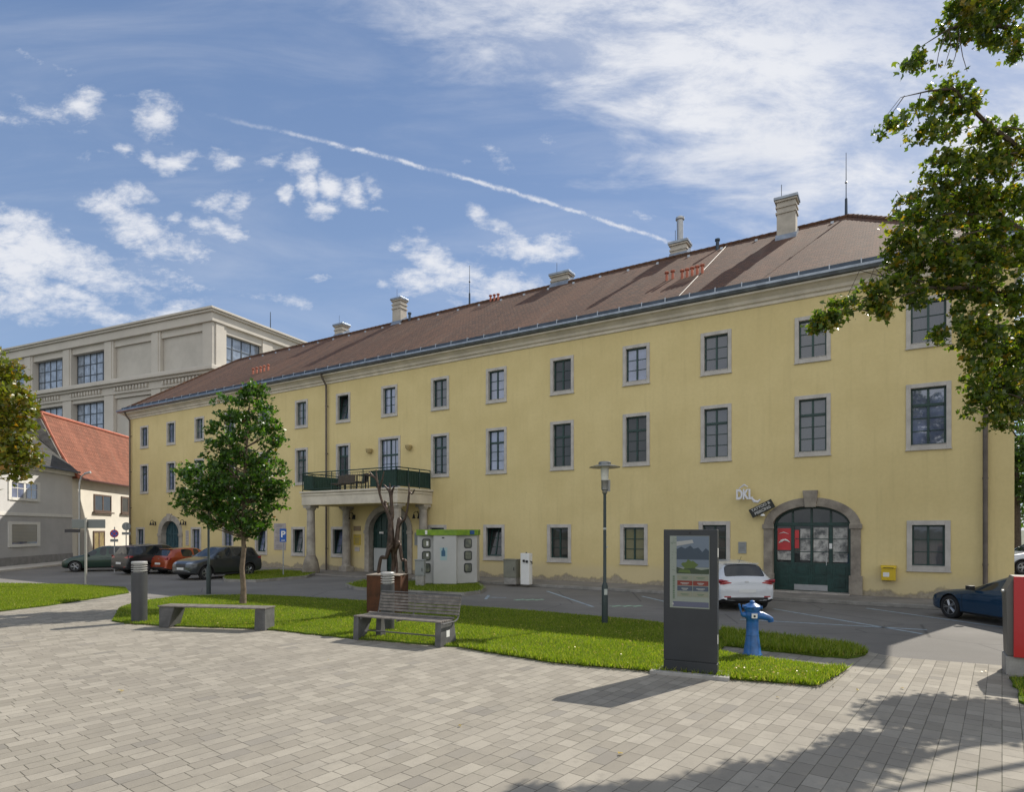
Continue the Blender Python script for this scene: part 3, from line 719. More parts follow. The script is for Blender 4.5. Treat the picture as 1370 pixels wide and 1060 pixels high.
def arch_ring(a, wd, y0, y1, base=0.0, n=26):
    mb = MB(); I = arc(a, n); O_ = arc(a, n, wd)
    I = [(a['c'] - a['h'], base)] + I + [(a['c'] + a['h'], base)]; O_ = [(a['c'] - a['h'] - wd, base)] + O_ + [(a['c'] + a['h'] + wd, base)]
    for k in range(len(I) - 1):
        p, q, r_, s_ = I[k], I[k + 1], O_[k + 1], O_[k]
        vs = [(p[0], y0, p[1]), (q[0], y0, q[1]), (r_[0], y0, r_[1]), (s_[0], y0, s_[1]), (p[0], y1, p[1]), (q[0], y1, q[1]), (r_[0], y1, r_[1]), (s_[0], y1, s_[1])]
        mb.add(vs, [(4, 5, 6, 7), (0, 4, 5, 1), (3, 2, 6, 7)] + ([(0, 3, 7, 4)] if k == 0 else []) + ([(1, 5, 6, 2)] if k == len(I) - 2 else []))
    return mb


def arch_panel(a, y, base, inset=0.0, n=22):
    P_ = [(a['c'] - a['h'] + inset, base)] + [(a['c'] - (a['h'] - inset) * math.cos(PI * k / n), a['spring'] + (a['rise'] - inset) * math.sin(PI * k / n)) for k in range(n + 1)] + [(a['c'] + a['h'] - inset, base)]
    mb = MB(); c_ = (a['c'], y, a['spring'])
    vs = [c_] + [(x, y, z) for x, z in P_] + []
    fs = [(0, k, k + 1) for k in range(1, len(P_))] + [(0, len(P_), 1)]
    return mb.add(vs, fs)


# right arched shop doorway
a = ARCH[0]; c_ = a['c']
d1 = arch_ring(dict(a), 0.075, -0.36, -0.24, 0.14); a2 = dict(a); a2['h'] -= .075; a2['rise'] -= .075
door = MB(); door.v, door.f, door.m = [], [], []
door = arch_ring(a2, 0.076, -0.36, -0.24, 0.14)
Y0, Y1 = -0.345, -0.265
for x in (c_ + .60, c_ - .60): door.box(x - .055, x + .055, Y0, Y1, 0.14, 2.45)
door.box(c_ - 1.13, c_ + 1.13, Y0 - .01, Y1 + .02, 2.40, 2.52)
for x in (c_ + .60, c_, c_ - .60): door.box(x - .035, x + .035, Y0, Y1 - .01, 2.50, 3.0 if x == c_ else 2.93)
door.box(c_ - 1.14, c_ + 1.14, Y0 + .005, Y1 - .005, 0.14, 1.12)                     # solid lower panels
for x0_, x1_ in ((c_ - 1.1, c_ - .68), (c_ - .52, c_ - .04), (c_ + .04, c_ + .52), (c_ + .68, c_ + 1.1)):
    door.box(x0_ + .06, x1_ - .06, Y1 - .01, Y1 + .012, 0.30, 0.62); door.box(x0_ + .06, x1_ - .06, Y1 - .01, Y1 + .012, 0.72, 1.02)
door.box(c_ - .035, c_ + .035, Y0, Y1 + .005, 0.14, 2.42)
for z in (1.50, 1.95): door.box(c_ - 1.12, c_ + .52, Y0 + .02, Y1 - .02, z - .013, z + .013)
dr = door.build('door', M_green, bld, bevel=0.008)
arch_panel(a, -0.31, 0.9).build('pane', G_dark, dr, fix=False)
sg = MB(); sg.box(c_ - .50, c_ + .55, Y1 + .012, Y1 + .02, 0.16, 0.36); sg.build('kick_plate', M_galv, dr)
hb = MB(); hb.tube([(c_ - .47, Y1 + .06, 1.05), (c_ - .47, Y1 + .06, 1.32)], 0.016); hb.tube([(c_ - .47, Y1, 1.08), (c_ - .47, Y1 + .06, 1.08)], 0.012); hb.tube([(c_ - .47, Y1, 1.29), (c_ - .47, Y1 + .06, 1.29)], 0.012); hb.build('handle', M_metal, dr, smooth=True)
hb = MB(); hb.box(c_ - .64, c_ - .55, Y1 + .003, Y1 + .01, 1.62, 1.80); hb.build('notice', M_white, dr)
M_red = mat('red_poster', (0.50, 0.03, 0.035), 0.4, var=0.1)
po = MB(); po.box(c_ + .66, c_ + 1.10, -0.303, -0.298, 1.55, 2.32); po.box(c_ + .40, c_ + .54, -0.303, -0.298, 1.62, 2.26); dpo = po.build('poster', M_red, dr)  # red boards standing in for a reflection in the door panes
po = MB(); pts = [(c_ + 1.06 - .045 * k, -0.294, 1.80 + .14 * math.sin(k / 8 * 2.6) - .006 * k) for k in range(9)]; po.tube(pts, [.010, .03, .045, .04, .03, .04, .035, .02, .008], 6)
po.tube([(c_ + 1.05, -.294, 2.13), (c_ + .90, -.294, 2.18), (c_ + .74, -.294, 2.12)], [.006, .018, .006], 6); po.build('poster_motif', M_white, dpo)  # white part of the same painted reflection
M_shop = mat('pale_painted_reflection', (0.50, 0.49, 0.46), 0.25, col2=(0.07, 0.075, 0.08), vscale=4.5)  # bright and dark pane reflections painted as mottled board colour
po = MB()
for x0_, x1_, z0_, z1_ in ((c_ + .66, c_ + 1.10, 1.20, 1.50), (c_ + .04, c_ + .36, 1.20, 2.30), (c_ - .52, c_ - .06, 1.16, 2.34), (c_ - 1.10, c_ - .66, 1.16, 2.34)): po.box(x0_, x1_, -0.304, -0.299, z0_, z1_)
po.build('reflection_board', M_shop, dr)
sr = arch_ring(a, 0.30, -0.22, 0.07, 0.10); sr.m = [0] * len(sr.f)
for sx in (-1, 1):
    x = c_ + sx * (a['h'] + .15); sr.box(x - .19, x + .19, -0.02, 0.115, 2.30, 2.47); sr.box(x - .20, x + .20, -0.02, 0.13, 0.10, 0.74)
sr.prism([(c_ - .17, 3.04), (c_ + .17, 3.04), (c_ + .24, 3.62), (c_ - .24, 3.62)], -0.02, 0.15, 'y')
ds = sr.build('door_surround', M_stone_old, bld, bevel=0.015)
st_ = MB(); st_.box(c_ - 1.2, c_ + 1.2, -0.5, 0.30, 0.0, 0.135); st_.build('doorstep', M_stone, ds, bevel=0.01)

# the two closed arched doors
for k, (M_, wd) in ((1, (M_green, .30)), (2, (M_blue_door, .40))):
    a = ARCH[k]; c_ = a['c']
    p = arch_panel(a, -0.30, 0.02)
    for j in range(-3, 4):
        x = c_ + j * a['h'] * 2 / 7.0; zt = a['spring'] + a['rise'] * math.sqrt(max(0, 1 - ((x - c_) / a['h']) ** 2)) - .06
        if abs(j) <= 3: p.box(x - .02, x + .02, -0.30, -0.27, 0.1, zt)
    for z in (0.25, 1.1, a['spring']): p.box(c_ - a['h'] * .97, c_ + a['h'] * .97, -0.30, -0.262, z - .06, z + .06)
    p.box(c_ - .06, c_ + .06, -0.30, -0.25, 0.1, a['spring'] + a['rise'] - .05)
    d_ = p.build('door', M_, bld)
    r_ = arch_ring(a, wd, -0.31, 0.06, 0.0)
    for sx in (-1, 1):
        x = c_ + sx * (a['h'] + wd / 2); r_.box(x - wd / 2 - .03, x + wd / 2 + .03, -0.02, 0.10, a['spring'] - .15, a['spring'] + .02)
    if k == 2:
        r_.prism([(c_ - .14, a['spring'] + a['rise'] - .04), (c_ + .14, a['spring'] + a['rise'] - .04), (c_ + .22, a['spring'] + a['rise'] + .48), (c_ - .22, a['spring'] + a['rise'] + .48)], -0.02, 0.16, 'y')
    r_.build('door_surround', M_stone, bld, bevel=0.012)
    if k == 1:
        q = MB(); q.box(c_ + .30, c_ + 1.20, -0.24, -0.20, 0.1, 1.30); q.build('door_panel', mat('pale_door_panel', (.42, .44, .44), .4), d_)
        q = MB(); q.box(c_ + .55, c_ + .85, -0.245, -0.235, 2.05, 2.15); q.build('door_sign', M_white, d_)

# cornice, gutter, roof
def run_profile(prof, t0, t1, m, name, parent, back=True):
    """profile (o, z) swept round all four sides with mitred corners"""
    mb = MB(); n = len(prof)
    def ring(o, z): return [(t0 - o, o, z), (t1 + o, o, z), (t1 + o, -DEP - o, z), (t0 - o, -DEP - o, z)]
    vs = [v for o, z in prof for v in ring(o, z)]
    fs = [(i * 4 + k, i * 4 + (k + 1) % 4, (i + 1) * 4 + (k + 1) % 4, (i + 1) * 4 + k) for i in range(n - 1) for k in range(4)]
    return mb.add(vs, fs).build(name, m, parent)
run_profile([(0.0, 10.24), (0.06, 10.26), (0.06, 10.36), (0.14, 10.40), (0.17, 10.50), (0.30, 10.60), (0.42, 10.63), (0.42, 10.70), (0.0, 10.70)], 0, LEN, M_cornice, 'cornice', bld)
ZE, TAN, OV = 10.80, 0.670, 0.5
gt = run_profile([(0.40, 10.72), (0.52, 10.72), (0.60, 10.80), (0.60, 10.88), (0.585, 10.88), (0.52, 10.80), (0.40, 10.79)], 0, LEN, M_zinc, 'gutter', bld)
def rz(b): return ZE + (b + OV) * TAN
RB = 7.1; T0r, T1r = 4.75, 47.9
rid = rz(RB)
E0 = (-OV, OV, ZE); E1 = (LEN + OV, OV, ZE); E2 = (LEN + OV, -DEP - OV, ZE); E3 = (-OV, -DEP - OV, ZE); RA = (T0r, -RB, rid); RC = (T1r, -RB, rid)
rf = MB().add([E0, E1, E2, E3, RA, RC], [(0, 1, 5, 4), (2, 3, 4, 5), (0, 4, 3), (1, 2, 5), (0, 3, 2, 1)])
def roof_uv(co, p):
    if abs(p.normal.x) > 0.3: return (co.y, co.z * 1.8)
    return (co.x, (co.z - ZE) * 1.80)
roof = rf.build('roof', M_roof, bld, uvf=roof_uv)
cap = MB()
for a_, b_ in ((RA, RC), (E0, RA), (E1, RC)):
    L_ = (Vector(b_) - Vector(a_)).length; n = int(L_ / 0.35)
    for k in range(n):
        p = Vector(a_).lerp(Vector(b_), k / n); q = Vector(a_).lerp(Vector(b_), (k + 1.06) / n); cap.tube([p, q], [0.115, 0.095], 8)
cap.build('ridge_tiles', M_roof, roof, smooth=True, uvf=lambda co, p: (co.x * .5, co.z))
gd = MB()
def slope(t, b, up=0.0): return (t, -b, rz(b) + up)
# snow guard: dark fascia behind pale brackets
gd.box(-OV + .3, LEN + OV - .3, OV - .10, OV - .085, ZE + .10, ZE + .27)
k = 0.2
while k < LEN:
    gd.box(k, k + .035, OV - .16, OV - .06, ZE + .02, ZE + .30, 1); gd.tube([(k + .02, OV - .08, ZE + .28), (k + .02, OV - .55, ZE + .38)], .012, 4, 1); k += 0.93
gd.build('snow_guard', [M_guard, M_bracket], roof)
def chimney(t, b, w_, d_, ztop, bands=3, flue=0.0):
    zb = rz(b - d_ / 2) - .3; mb = MB(); mb.box(t - w_ / 2, t + w_ / 2, -b - d_ / 2, -b + d_ / 2, zb, ztop - .12)
    for i in range(bands):
        z = ztop - .12 - i * .26; e = .07 if i == 0 else .045
        mb.box(t - w_ / 2 - e, t + w_ / 2 + e, -b - d_ / 2 - e, -b + d_ / 2 + e, z - .09, z)
    mb.box(t - w_ / 2 - .11, t + w_ / 2 + .11, -b - d_ / 2 - .11, -b + d_ / 2 + .11, ztop - .119, ztop, 1)
    ch = mb.build('chimney', [M_cornice_c, M_zinc], roof, bevel=0.01)
    f_ = MB(); zf = rz(b - d_ / 2 - .12); f_.prism([(-b + d_ / 2 + .14, zf - .02), (-b + d_ / 2 + .02, zf + .25), (-b - d_ / 2, zf + .25 + d_ * .67), (-b - d_ / 2 - .1, zf - .3)], t - w_ / 2 - .05, t + w_ / 2 + .05, 'x')
    f_.build('chimney_flashing', M_zinc, roof)
    if flue:
        q = MB(); q.lathe([(.16, ztop - .02), (.16, ztop + flue), (.22, ztop + flue + .02), (.22, ztop + flue + .12), (.1, ztop + flue + .2)], 14, (t, -b)); q.build('flue', M_galv, roof, smooth=True)
    q = MB(); q.tube([(t + w_ * .3, -b, ztop), (t + w_ * .3, -b, ztop + .7)], .012, 4); q.build('lightning_rod', M_black, roof)
M_cornice_c = mat('pale_chimney_render', (0.42, 0.385, 0.33), 0.85, var=0.15, vscale=2, fine=0.1)
chimney(7.1, 6.1, .76, .60, 16.85, 3)
chimney(12.3, 7.55, .80, .62, 16.75, 2, 1.15)
chimney(18.9, 7.35, 1.05, .6, 16.55, 2)
chimney(30.84, 7.2, .72, .6, 17.45, 3)
chimney(36.6, 7.5, .8, .6, 16.85, 2)
for t, b, hgt in ((4.87, 7.1, 2.9), (25.15, 7.2, 2.6)):
    q = MB(); z = rid - .1; q.tube([(t, -b, z), (t, -b, z + .9)], [.06, .05], 8); q.tube([(t, -b, z + .9), (t, -b, z + hgt)], [.022, .012], 6); q.lathe([(.02, z + 1.55), (.06, z + 1.6), (.02, z + 1.66)], 8, (t, -b)); q.build('antenna', M_guard, roof, smooth=True)
for t, b in [(11.5, 3.0), (11.25, 3.05), (10.75, 2.75), (10.55, 2.8), (10.35, 2.85), (10.15, 2.9), (9.95, 2.95), (23.4, 6.9), (23.1, 6.85), (22.8, 6.8), (38.9, 2.0), (38.6, 2.05), (38.2, 2.05), (37.9, 2.1), (37.55, 2.15)]:
    q = MB(); z = rz(b) - .05; q.lathe([(.06, z), (.06, z + .26), (.05, z + .28), (.05, z + .34), (.10, z + .35), (.10, z + .41), (.02, z + .45)], 10, (t, -b)); q.build('vent_pipe', M_terracotta, roof, smooth=True)
for t, b in ((10.22, 6.6), (29.7, 6.9)):
    q = MB(); z = rz(b) - .05; q.lathe([(.08, z), (.08, z + .45), (.12, z + .46), (.12, z + .55)], 10, (t, -b)); q.build('vent_pipe', M_guard, roof, smooth=True)
q = MB(); q.tube([slope(10.12, .1, .02), slope(9.86, 7.0, .02)], .016, 6); q.build('conductor_strip', mat('dull_zinc', (.22, .21, .20), .6, .3), roof)
k = 5.3
while k < 47:
    q = MB(); q.box(k, k + .12, -RB + .55, -RB + .62, rz(RB - .6) - .02, rz(RB - .6) + .09); q.build('roof_hook', M_bracket, roof); k += 1.55

# downpipes
for t, r_ in ((0.70, .065), (29.5, .055), (50.15, .055)):
    q = MB(); q.tube([(t, .52, 10.74), (t, .40, 10.5), (t, .14, 10.15), (t, .13, 9.9), (t, .13, .05)], r_, 10)
    for z in (1.2, 3.8, 6.4, 9.0): q.lathe([(r_ + .012, z), (r_ + .012, z + .05)], 10, (t, .13)); q.box(t - .02, t + .02, 0, .1, z, z + .05)
    q.build('downpipe', M_pipe, bld, smooth=True)

# balcony on columns over the middle door
BT0, BT1, BD = 22.15, 28.65, 2.47
q = MB(); q.box(BT0, BT1, 0.002, BD, 3.50, 4.10); q.box(BT0 - .08, BT1 + .08, 0.002, BD + .08, 4.101, 4.19); q.box(BT0 - .04, BT1 + .04, .002, BD + .04, 3.96, 4.02)
bal = q.build('balcony', M_cornice, bld, bevel=0.012)
q = MB(); q.box(BT0 + .02, BT1 - .02, .01, BD - .02, 3.488, 3.499); q.build('soffit', M_plaster, bal)
for t, o_, base in ((BT0 + .32, BD - .32, 1), (BT1 - .32, BD - .32, 1), (BT0 + .32, .30, 0), (BT1 - .9, .30, 0)):
    q = MB(); q.box(t - .27, t + .27, o_ - .27, o_ + .27, 3.36, 3.495); q.lathe([(.20, 3.24), (.25, 3.30), (.25, 3.36)], 20, (t, o_))
    q.lathe([(.235, .30), (.225, .6), (.215, 1.6), (.19, 3.24)], 20, (t, o_)); q.box(t - .27, t + .27, o_ - .27, o_ + .27, 0.0, .32); q.lathe([(.27, .32), (.27, .37), (.235, .42)], 20, (t, o_))
    q.build('column', M_stone, bal, smooth=True, bevel=0)
if True:
    t, o_ = BT1 - .32, BD - .32     # the boulder-like guard stone at the foot of the left column
    q = MB(); q.lathe([(.42, 0), (.45, .2), (.40, .45), (.33, .75), (.24, .95), (.20, 1.0)], 12, (t, o_)); q.build('guard_stone', M_stone_old, bal, smooth=True)
rl = MB(); zt, zb = 5.12, 4.22
def rail_run(a_, b_, n):
    a_ = Vector(a_); b_ = Vector(b_); up = Vector((0, 0, 1))
    rl.tube([a_ + up * zt, b_ + up * zt], .028, 6); rl.tube([a_ + up * (zt - .12), b_ + up * (zt - .12)], .014, 4); rl.tube([a_ + up * (zb + .08), b_ + up * (zb + .08)], .016, 4)
    for k in range(n + 1):
        p = a_.lerp(b_, k / n); rl.tube([p + up * (zb + .08), p + up * (zt - .12)], .009, 4, cap=False)
    for k in range(0, 4):
        p = a_.lerp(b_, k / 3); rl.tube([p + up * 4.19, p + up * zt], .024, 6)
rail_run((BT0 + .06, BD - .02, 0), (BT1 - .06, BD - .02, 0), 54); rail_run((BT0 + .06, .1, 0), (BT0 + .06, BD - .02, 0), 20); rail_run((BT1 - .06, .1, 0), (BT1 - .06, BD - .02, 0), 20)
rl.build('railing', M_green, bal)
M_screen = mat('green_screen_cloth', (0.010, 0.040, 0.027), 0.7, var=0.2, vscale=6)
q = MB(); y = BD - .05
q.box(BT0 + .09, BT0 + 1.75, y - .01, y, 4.26, 5.02); q.box(BT0 + .09, BT0 + .10, .1, y - .005, 4.26, 5.02); q.build('privacy_screen', M_screen, bal)
q = MB(); q.box(BT1 - .10, BT1 - .09, .1, y - .005, 4.26, 5.02); q.box(BT1 - .8, BT1 - .09, y - .01, y, 4.26, 4.98); q.build('privacy_screen', M_screen, bal)

# ------------------------------------------------------------------ the pale factory behind
M_fact = mat('pale_grey_render', (0.50, 0.47, 0.42), 0.9, var=0.07, vscale=0.25, fine=0.05)
M_fact2 = mat('pale_grey_panel', (0.46, 0.435, 0.39), 0.9, var=0.08, vscale=0.4, fine=0.05)
M_mull = mat('blue_grey_steel', (0.06, 0.075, 0.09), 0.5, 0.3)
fac = empty('factory_building', (-33.8, 70, 0), math.atan2(0.412, -0.911), 'tall pale grey industrial building with large gridded windows behind the red roof', 'building')
def fbox(name, boxes, m, bevel=0, parent=fac):
    q = MB()
    for b_ in boxes: q.box(*b_)
    return q.build(name, m, parent, bevel=bevel)
def each(name, boxes, m):
    for b_ in boxes: fbox(name, [b_], m)
FL, FDp = 62, 34
fbox('wall', [(0.9, FL, -FDp, -0.9, 0, 26.6)], M_fact2)
fbox('parapet', [(-.25, FL, -FDp, .25, 25.75, 26.75), (-.5, FL, -FDp, .5, 26.75, 27.0), (-.7, FL, -FDp, .7, 27.0, 27.25)], M_fact, .04)
fbox('cornice', [(-.4, FL, -FDp, .4, 19.9, 20.2), (-.75, FL, -FDp, .75, 20.2, 20.62), (-.55, FL, -FDp, .55, 20.62, 20.78), (-.1, FL, -FDp, .1, 19.0, 19.9), (-.4, FL, -FDp, .4, 11.6, 12.6)], M_fact, .04)
x = 1.9
bays = [(1.6, 8.7), (10.3, 17.3), (19.1, 25.8), (27.6, 34.3), (36.2, 42.9), (44.7, 51.4), (53.2, 60)]
for a_, b_ in bays:
    x = a_ + .4; dn = [(a_ + .3, b_ - .3, .0, .10, 19.75, 19.85)]
    while x < b_ - .4: dn.append((x, x + .28, .0, .32, 19.35, 19.75)); x += .58
    dn = [(p_[0], p_[1], p_[2], p_[3], p_[4], 19.76 if i_ else 19.85) for i_, p_ in enumerate(dn)]
    fbox('dentil_row', dn, M_fact)
pil = [(0, 1.6)] + [(bays[i][1], bays[i + 1][0]) for i in range(len(bays) - 1)]
pb = []
for a_, b_ in pil:
    pb.append((a_, b_, -1.0, 0.0, 20.78, 25.75)); pb.append((a_, b_, -1.0, 0.0, 12.6, 19.0))
    if a_ > 0: pb.append((a_ + .35, b_ - .35, -.5, .12, 12.6, 25.75) if False else (a_ + .3, b_ - .3, -.4, .08, 20.8, 25.7))
ysd = [(-1.9, 0), (-8.9, -7.3), (-15.8, -14.2), (-22.8, -21.2), (-29.8, -28.2)]
for y0_, y1_ in ysd:
    pb.append((0.0, 1.0, y0_, y1_ if y1_ < 0 else -1.001, 20.78, 25.75)); pb.append((0.0, 1.0, y0_, y1_ if y1_ < 0 else -1.001, 12.6, 19.0))
pb.append((-.12, .3, -1.5, -.4, 20.8, 25.7))
each('pilaster', pb, M_fact)
lt = []
for a_, b_ in bays: lt.append((a_, b_, -.9, -.15, 24.95, 25.75)); lt.append((a_, b_, -.9, -.15, 18.55, 19.0))
each('lintel', lt, M_fact)
for i, (a_, b_) in enumerate(bays):
    if i < 2: each('blind_panel', [(a_ + .05, b_ - .05, -.95, -.42, 20.78, 24.94), (a_ + .05, b_ - .05, -.95, -.42, 12.6, 18.5)], M_fact2); continue
    for z0_, z1_ in ((20.8, 24.95), (12.9, 18.55)):
        q = MB(); y = -.80; nc = 5; nr = 3 if z0_ > 20 else 4
        for c_i in range(nc + 1): xx = a_ + .1 + (b_ - a_ - .2) * c_i / nc; q.box(xx - .06, xx + .06, y - .05, y + .05, z0_, z1_)
        for r_i in range(nr + 1): zz = z0_ + (z1_ - z0_) * r_i / nr; q.box(a_ + .05, b_ - .05, y - .04, y + .042, zz - .055, zz + .055)
        wq = q.build('window', M_mull, fac)
        g = MB(); g.quad((a_, y, z0_), (b_, y, z0_), (b_, y, z1_), (a_, y, z1_)); g.build('pane', G_fact, wq, fix=False)
for y0_, y1_ in ((-7.3, -1.9), (-14.2, -8.9), (-21.2, -15.8)):
    q = MB(); nc = 4
    for c_i in range(nc + 1): yy = y0_ + (y1_ - y0_) * c_i / nc; q.box(.60, .72, yy - .06, yy + .06, 19.9, 24.85)
    for r_i in range(4): zz = 20.78 + 4.1 * r_i / 3; q.box(.61, .70, y0_, y1_, zz - .05, zz + .05)
    wq = q.build('window', M_mull, fac)
    g = MB(); g.quad((.66, y0_, 20.7), (.66, y1_, 20.7), (.66, y1_, 24.9), (.66, y0_, 24.9)); g.build('pane', G_fact, wq, fix=False)
each('lintel', [(.1, .9, -7.3, -1.9, 24.9, 25.75), (.1, .9, -14.2, -8.9, 24.9, 25.75), (.1, .9, -21.2, -15.8, 24.9, 25.75)], M_fact)
q = MB(); q.tube([(1.5, -10, 27.2), (1.5, -10, 30.2)], [.08, .04], 6); q.tube([(3, -7, 27.2), (3, -7, 28.6)], .04, 6); q.build('antenna', M_guard, fac)

# ------------------------------------------------------------------ grey house and white house along the side street
M_gh1 = mat('light_grey_render', (0.50, 0.495, 0.49), 0.9, var=0.06, vscale=0.6, fine=0.06)
M_gh2 = mat('mid_grey_render', (0.39, 0.385, 0.385), 0.9, var=0.08, vscale=0.6, fine=0.06)
M_gh3 = mat('dark_grey_plinth', (0.22, 0.215, 0.21), 0.9, var=0.15)
M_trimw = mat('white_trim', (0.62, 0.61, 0.58), 0.7, var=0.05)
M_wh = mat('cream_white_render', (0.60, 0.57, 0.50), 0.9, var=0.06, vscale=0.7, fine=0.05)
M_brown = mat('brown_window_wood', (0.10, 0.065, 0.045), 0.6, var=0.2)
HR = math.atan2(0.985, -0.172)
gh = empty('grey_house', (-29.7, 36, 0), HR, 'two tone grey rendered house with white framed windows at the left edge', 'house')
q = MB(); q.box(-9, 7.95, 0, 8, 3.12, 6.1); q.box(-9, 7.95, 0.0, 8, 0.60, 3.12, 1); q.box(-9, 7.98, -.03, 8, -.3, .60, 2); q.build('wall', [M_gh1, M_gh2, M_gh3], gh)
q = MB(); q.box(-9, 7.97, -.05, .1, 3.10, 3.30); q.box(-9, 8.0, -.18, .1, 6.02, 6.22); q.box(-9, 8.0, -.30, .1, 6.22, 6.32); q.build('string_course', M_trimw, gh)
q = MB().add([(-9, -.42, 6.30), (8.0, -.42, 6.30), (8.0, 2.0, 8.62), (-9, 2.0, 8.62), (-9, 8.2, 6.3), (8, 8.2, 6.3)], [(0, 1, 2, 3), (3, 2, 5, 4), (0, 3, 4), (1, 5, 2)])
rg = q.build('roof', M_greyroof, gh, uvf=lambda co, p: (co.x, co.z * 1.45))
q = MB(); q.tube([(-9, -.46, 6.30), (8.0, -.46, 6.30)], .07, 8); q.build('gutter', M_guard, rg)
for zc0, zc1, shut in ((4.03, 5.28, 0), (1.2, 2.74, 1)):
    for x0_, x1_ in ((.70, 3.93), (-5.5, -2.3)):
        q = MB(); e = .28 if shut == 0 else .30
        q.box(x0_, x0_ + e, -.06, .0, zc0, zc1); q.box(x1_ - e, x1_, -.06, 0, zc0, zc1); q.box(x0_ + e, x1_ - e, -.06, 0, zc1 - .17, zc1); q.box(x0_ + e, x1_ - e, -.08, 0, zc0, zc0 + .17)
        if not shut:
            m_ = (x0_ + x1_) / 2; q.box(m_ - .1, m_ + .1, -.04, -.005, zc0 + .17, zc1 - .17)
            for a_, b_ in ((x0_ + e, m_ - .1), (m_ + .1, x1_ - e)):
                q.box((a_ + b_) / 2 - .02, (a_ + b_) / 2 + .02, -.03, -.006, zc0 + .17, zc1 - .17); q.box(a_, b_, -.031, -.007, (zc0 + zc1) / 2 + .1, (zc0 + zc1) / 2 + .14)
        wq = q.build('window', M_trimw, gh)
        g = MB(); g.quad((x0_ + .2, -.012, zc0 + .1), (x1_ - .2, -.012, zc0 + .1), (x1_ - .2, -.012, zc1 - .1), (x0_ + .2, -.012, zc1 - .1)); g.build('pane', G_sky, wq, fix=False)
        if shut:
            g = MB()
            for k in range(13): z = zc0 + .32 + k * .088; g.box(x0_ + e, x1_ - e, -.035, -.02, z, z + .08)
            g.build('roller_shutter', mat('beige_shutter', (.30, .29, .26), .6), wq)
wh = empty('white_house', (-29.7, 36, 0), HR, 'cream white house with steep red tiled roof beside the grey house', 'house')
q = MB(); q.box(8.0, 27, 0.05, 9, -.3, 6.0); q.build('wall', M_wh, wh)
prof = [(-.45, 5.86), (.25, 6.75), (.95, 8.05), (1.55, 9.35), (2.0, 10.45), (2.5, 9.4), (9.2, 5.9)]
q = MB(); n = len(prof)
tops = [0, 0, 0, 0, 0, 0, 0]
vs = [(8.0, y, z) for y, z in prof] + [(27, y, z + (.35 if 3 <= i <= 5 else 0)) for i, (y, z) in enumerate(prof)]
q.add(vs, [(i, i + 1, n + i + 1, n + i) for i in range(n - 1)] + [tuple(range(n)), tuple(range(2 * n - 1, n - 1, -1))])
rr = q.build('roof', M_redroof, wh, uvf=lambda co, p: (co.x, (co.z - 5.9) * 1.12 + co.y * .1))
q = MB(); q.tube([(7.97, y, z + .03) for y, z in prof[:5]], .09, 8); q.tube([(7.97, 2.0, 10.5), (27, 2.0, 10.85)], .11, 8); q.build('verge_tiles', M_terracotta, rr, smooth=True)
q = MB(); q.tube([(8.0, -.50, 5.86), (27, -.50, 5.86)], .07, 8); q.build('gutter', mat('brown_gutter', (.10, .03, .02), .5), rr)
q = MB(); q.prism([(.3, 6.6), (1.9, 10.0), (2.1, 10.0), (4.0, 8.0), (4.0, 6.6)], 7.7, 7.95, 'x'); q.build('fire_wall', mat('weathered_grey_gable', (.14, .13, .12), .95, var=.3), wh)
for (x0_, x1_, z0_, z1_, dr_) in ((11.1, 13.9, 3.62, 4.95, 0), (15.7, 18.4, 3.62, 5.0, 0), (11.0, 12.8, .1, 2.15, 1), (20.5, 22.5, 3.62, 4.95, 0)):
    q = MB(); e = .12; q.box(x0_, x0_ + e, -.02, .04, z0_, z1_); q.box(x1_ - e, x1_, -.02, .04, z0_, z1_); q.box(x0_ + e, x1_ - e, -.02, .04, z1_ - e, z1_); q.box(x0_ + e, x1_ - e, -.02, .04, z0_, z0_ + e); q.box((x0_ + x1_) / 2 - .09, (x0_ + x1_) / 2 + .09, -.01, .04, z0_, z1_)
    if not dr_: q.box(x0_ - .2, x1_ + .2, -.15, .04, z0_ - .12, z0_ - .02)
    wq = q.build('door' if dr_ else 'window', M_brown, wh)
    g = MB(); g.quad((x0_, .01, z0_), (x1_, .01, z0_), (x1_, .01, z1_), (x0_, .01, z1_)); g.build('pane', mat('ochre_door_panel', (.22, .17, .07), .6, var=.3) if dr_ else G_dark, wq, fix=False)
q = MB(); q.box(8.8, 10.2, -.03, .04, .1, 2.2); wq = q.build('door', mat('beige_door', (.36, .34, .30), .6), wh)
q = MB(); q.box(8.9, 10.1, -.035, -.028, .25, 2.05); q.build('panel', mat('beige_door_panel', (.30, .28, .25), .6), wq)
M_pale = mat('pale_pavement', (0.50, 0.47, 0.42), 0.9, var=0.08)
def hw_(u, o): return (-29.7 - .172 * u + .985 * o, 36 + .985 * u + .172 * o)
sheet('pavement', [hw_(-14, 0), hw_(26, 0), hw_(26, 1.5), hw_(7.5, 1.5), hw_(2, 2.0), hw_(-14, 2.0)], 0.10, M_pale, thick=0.1)

# ------------------------------------------------------------------ square furniture
def place_rot(dx, dy): return math.atan2(dy, dx)

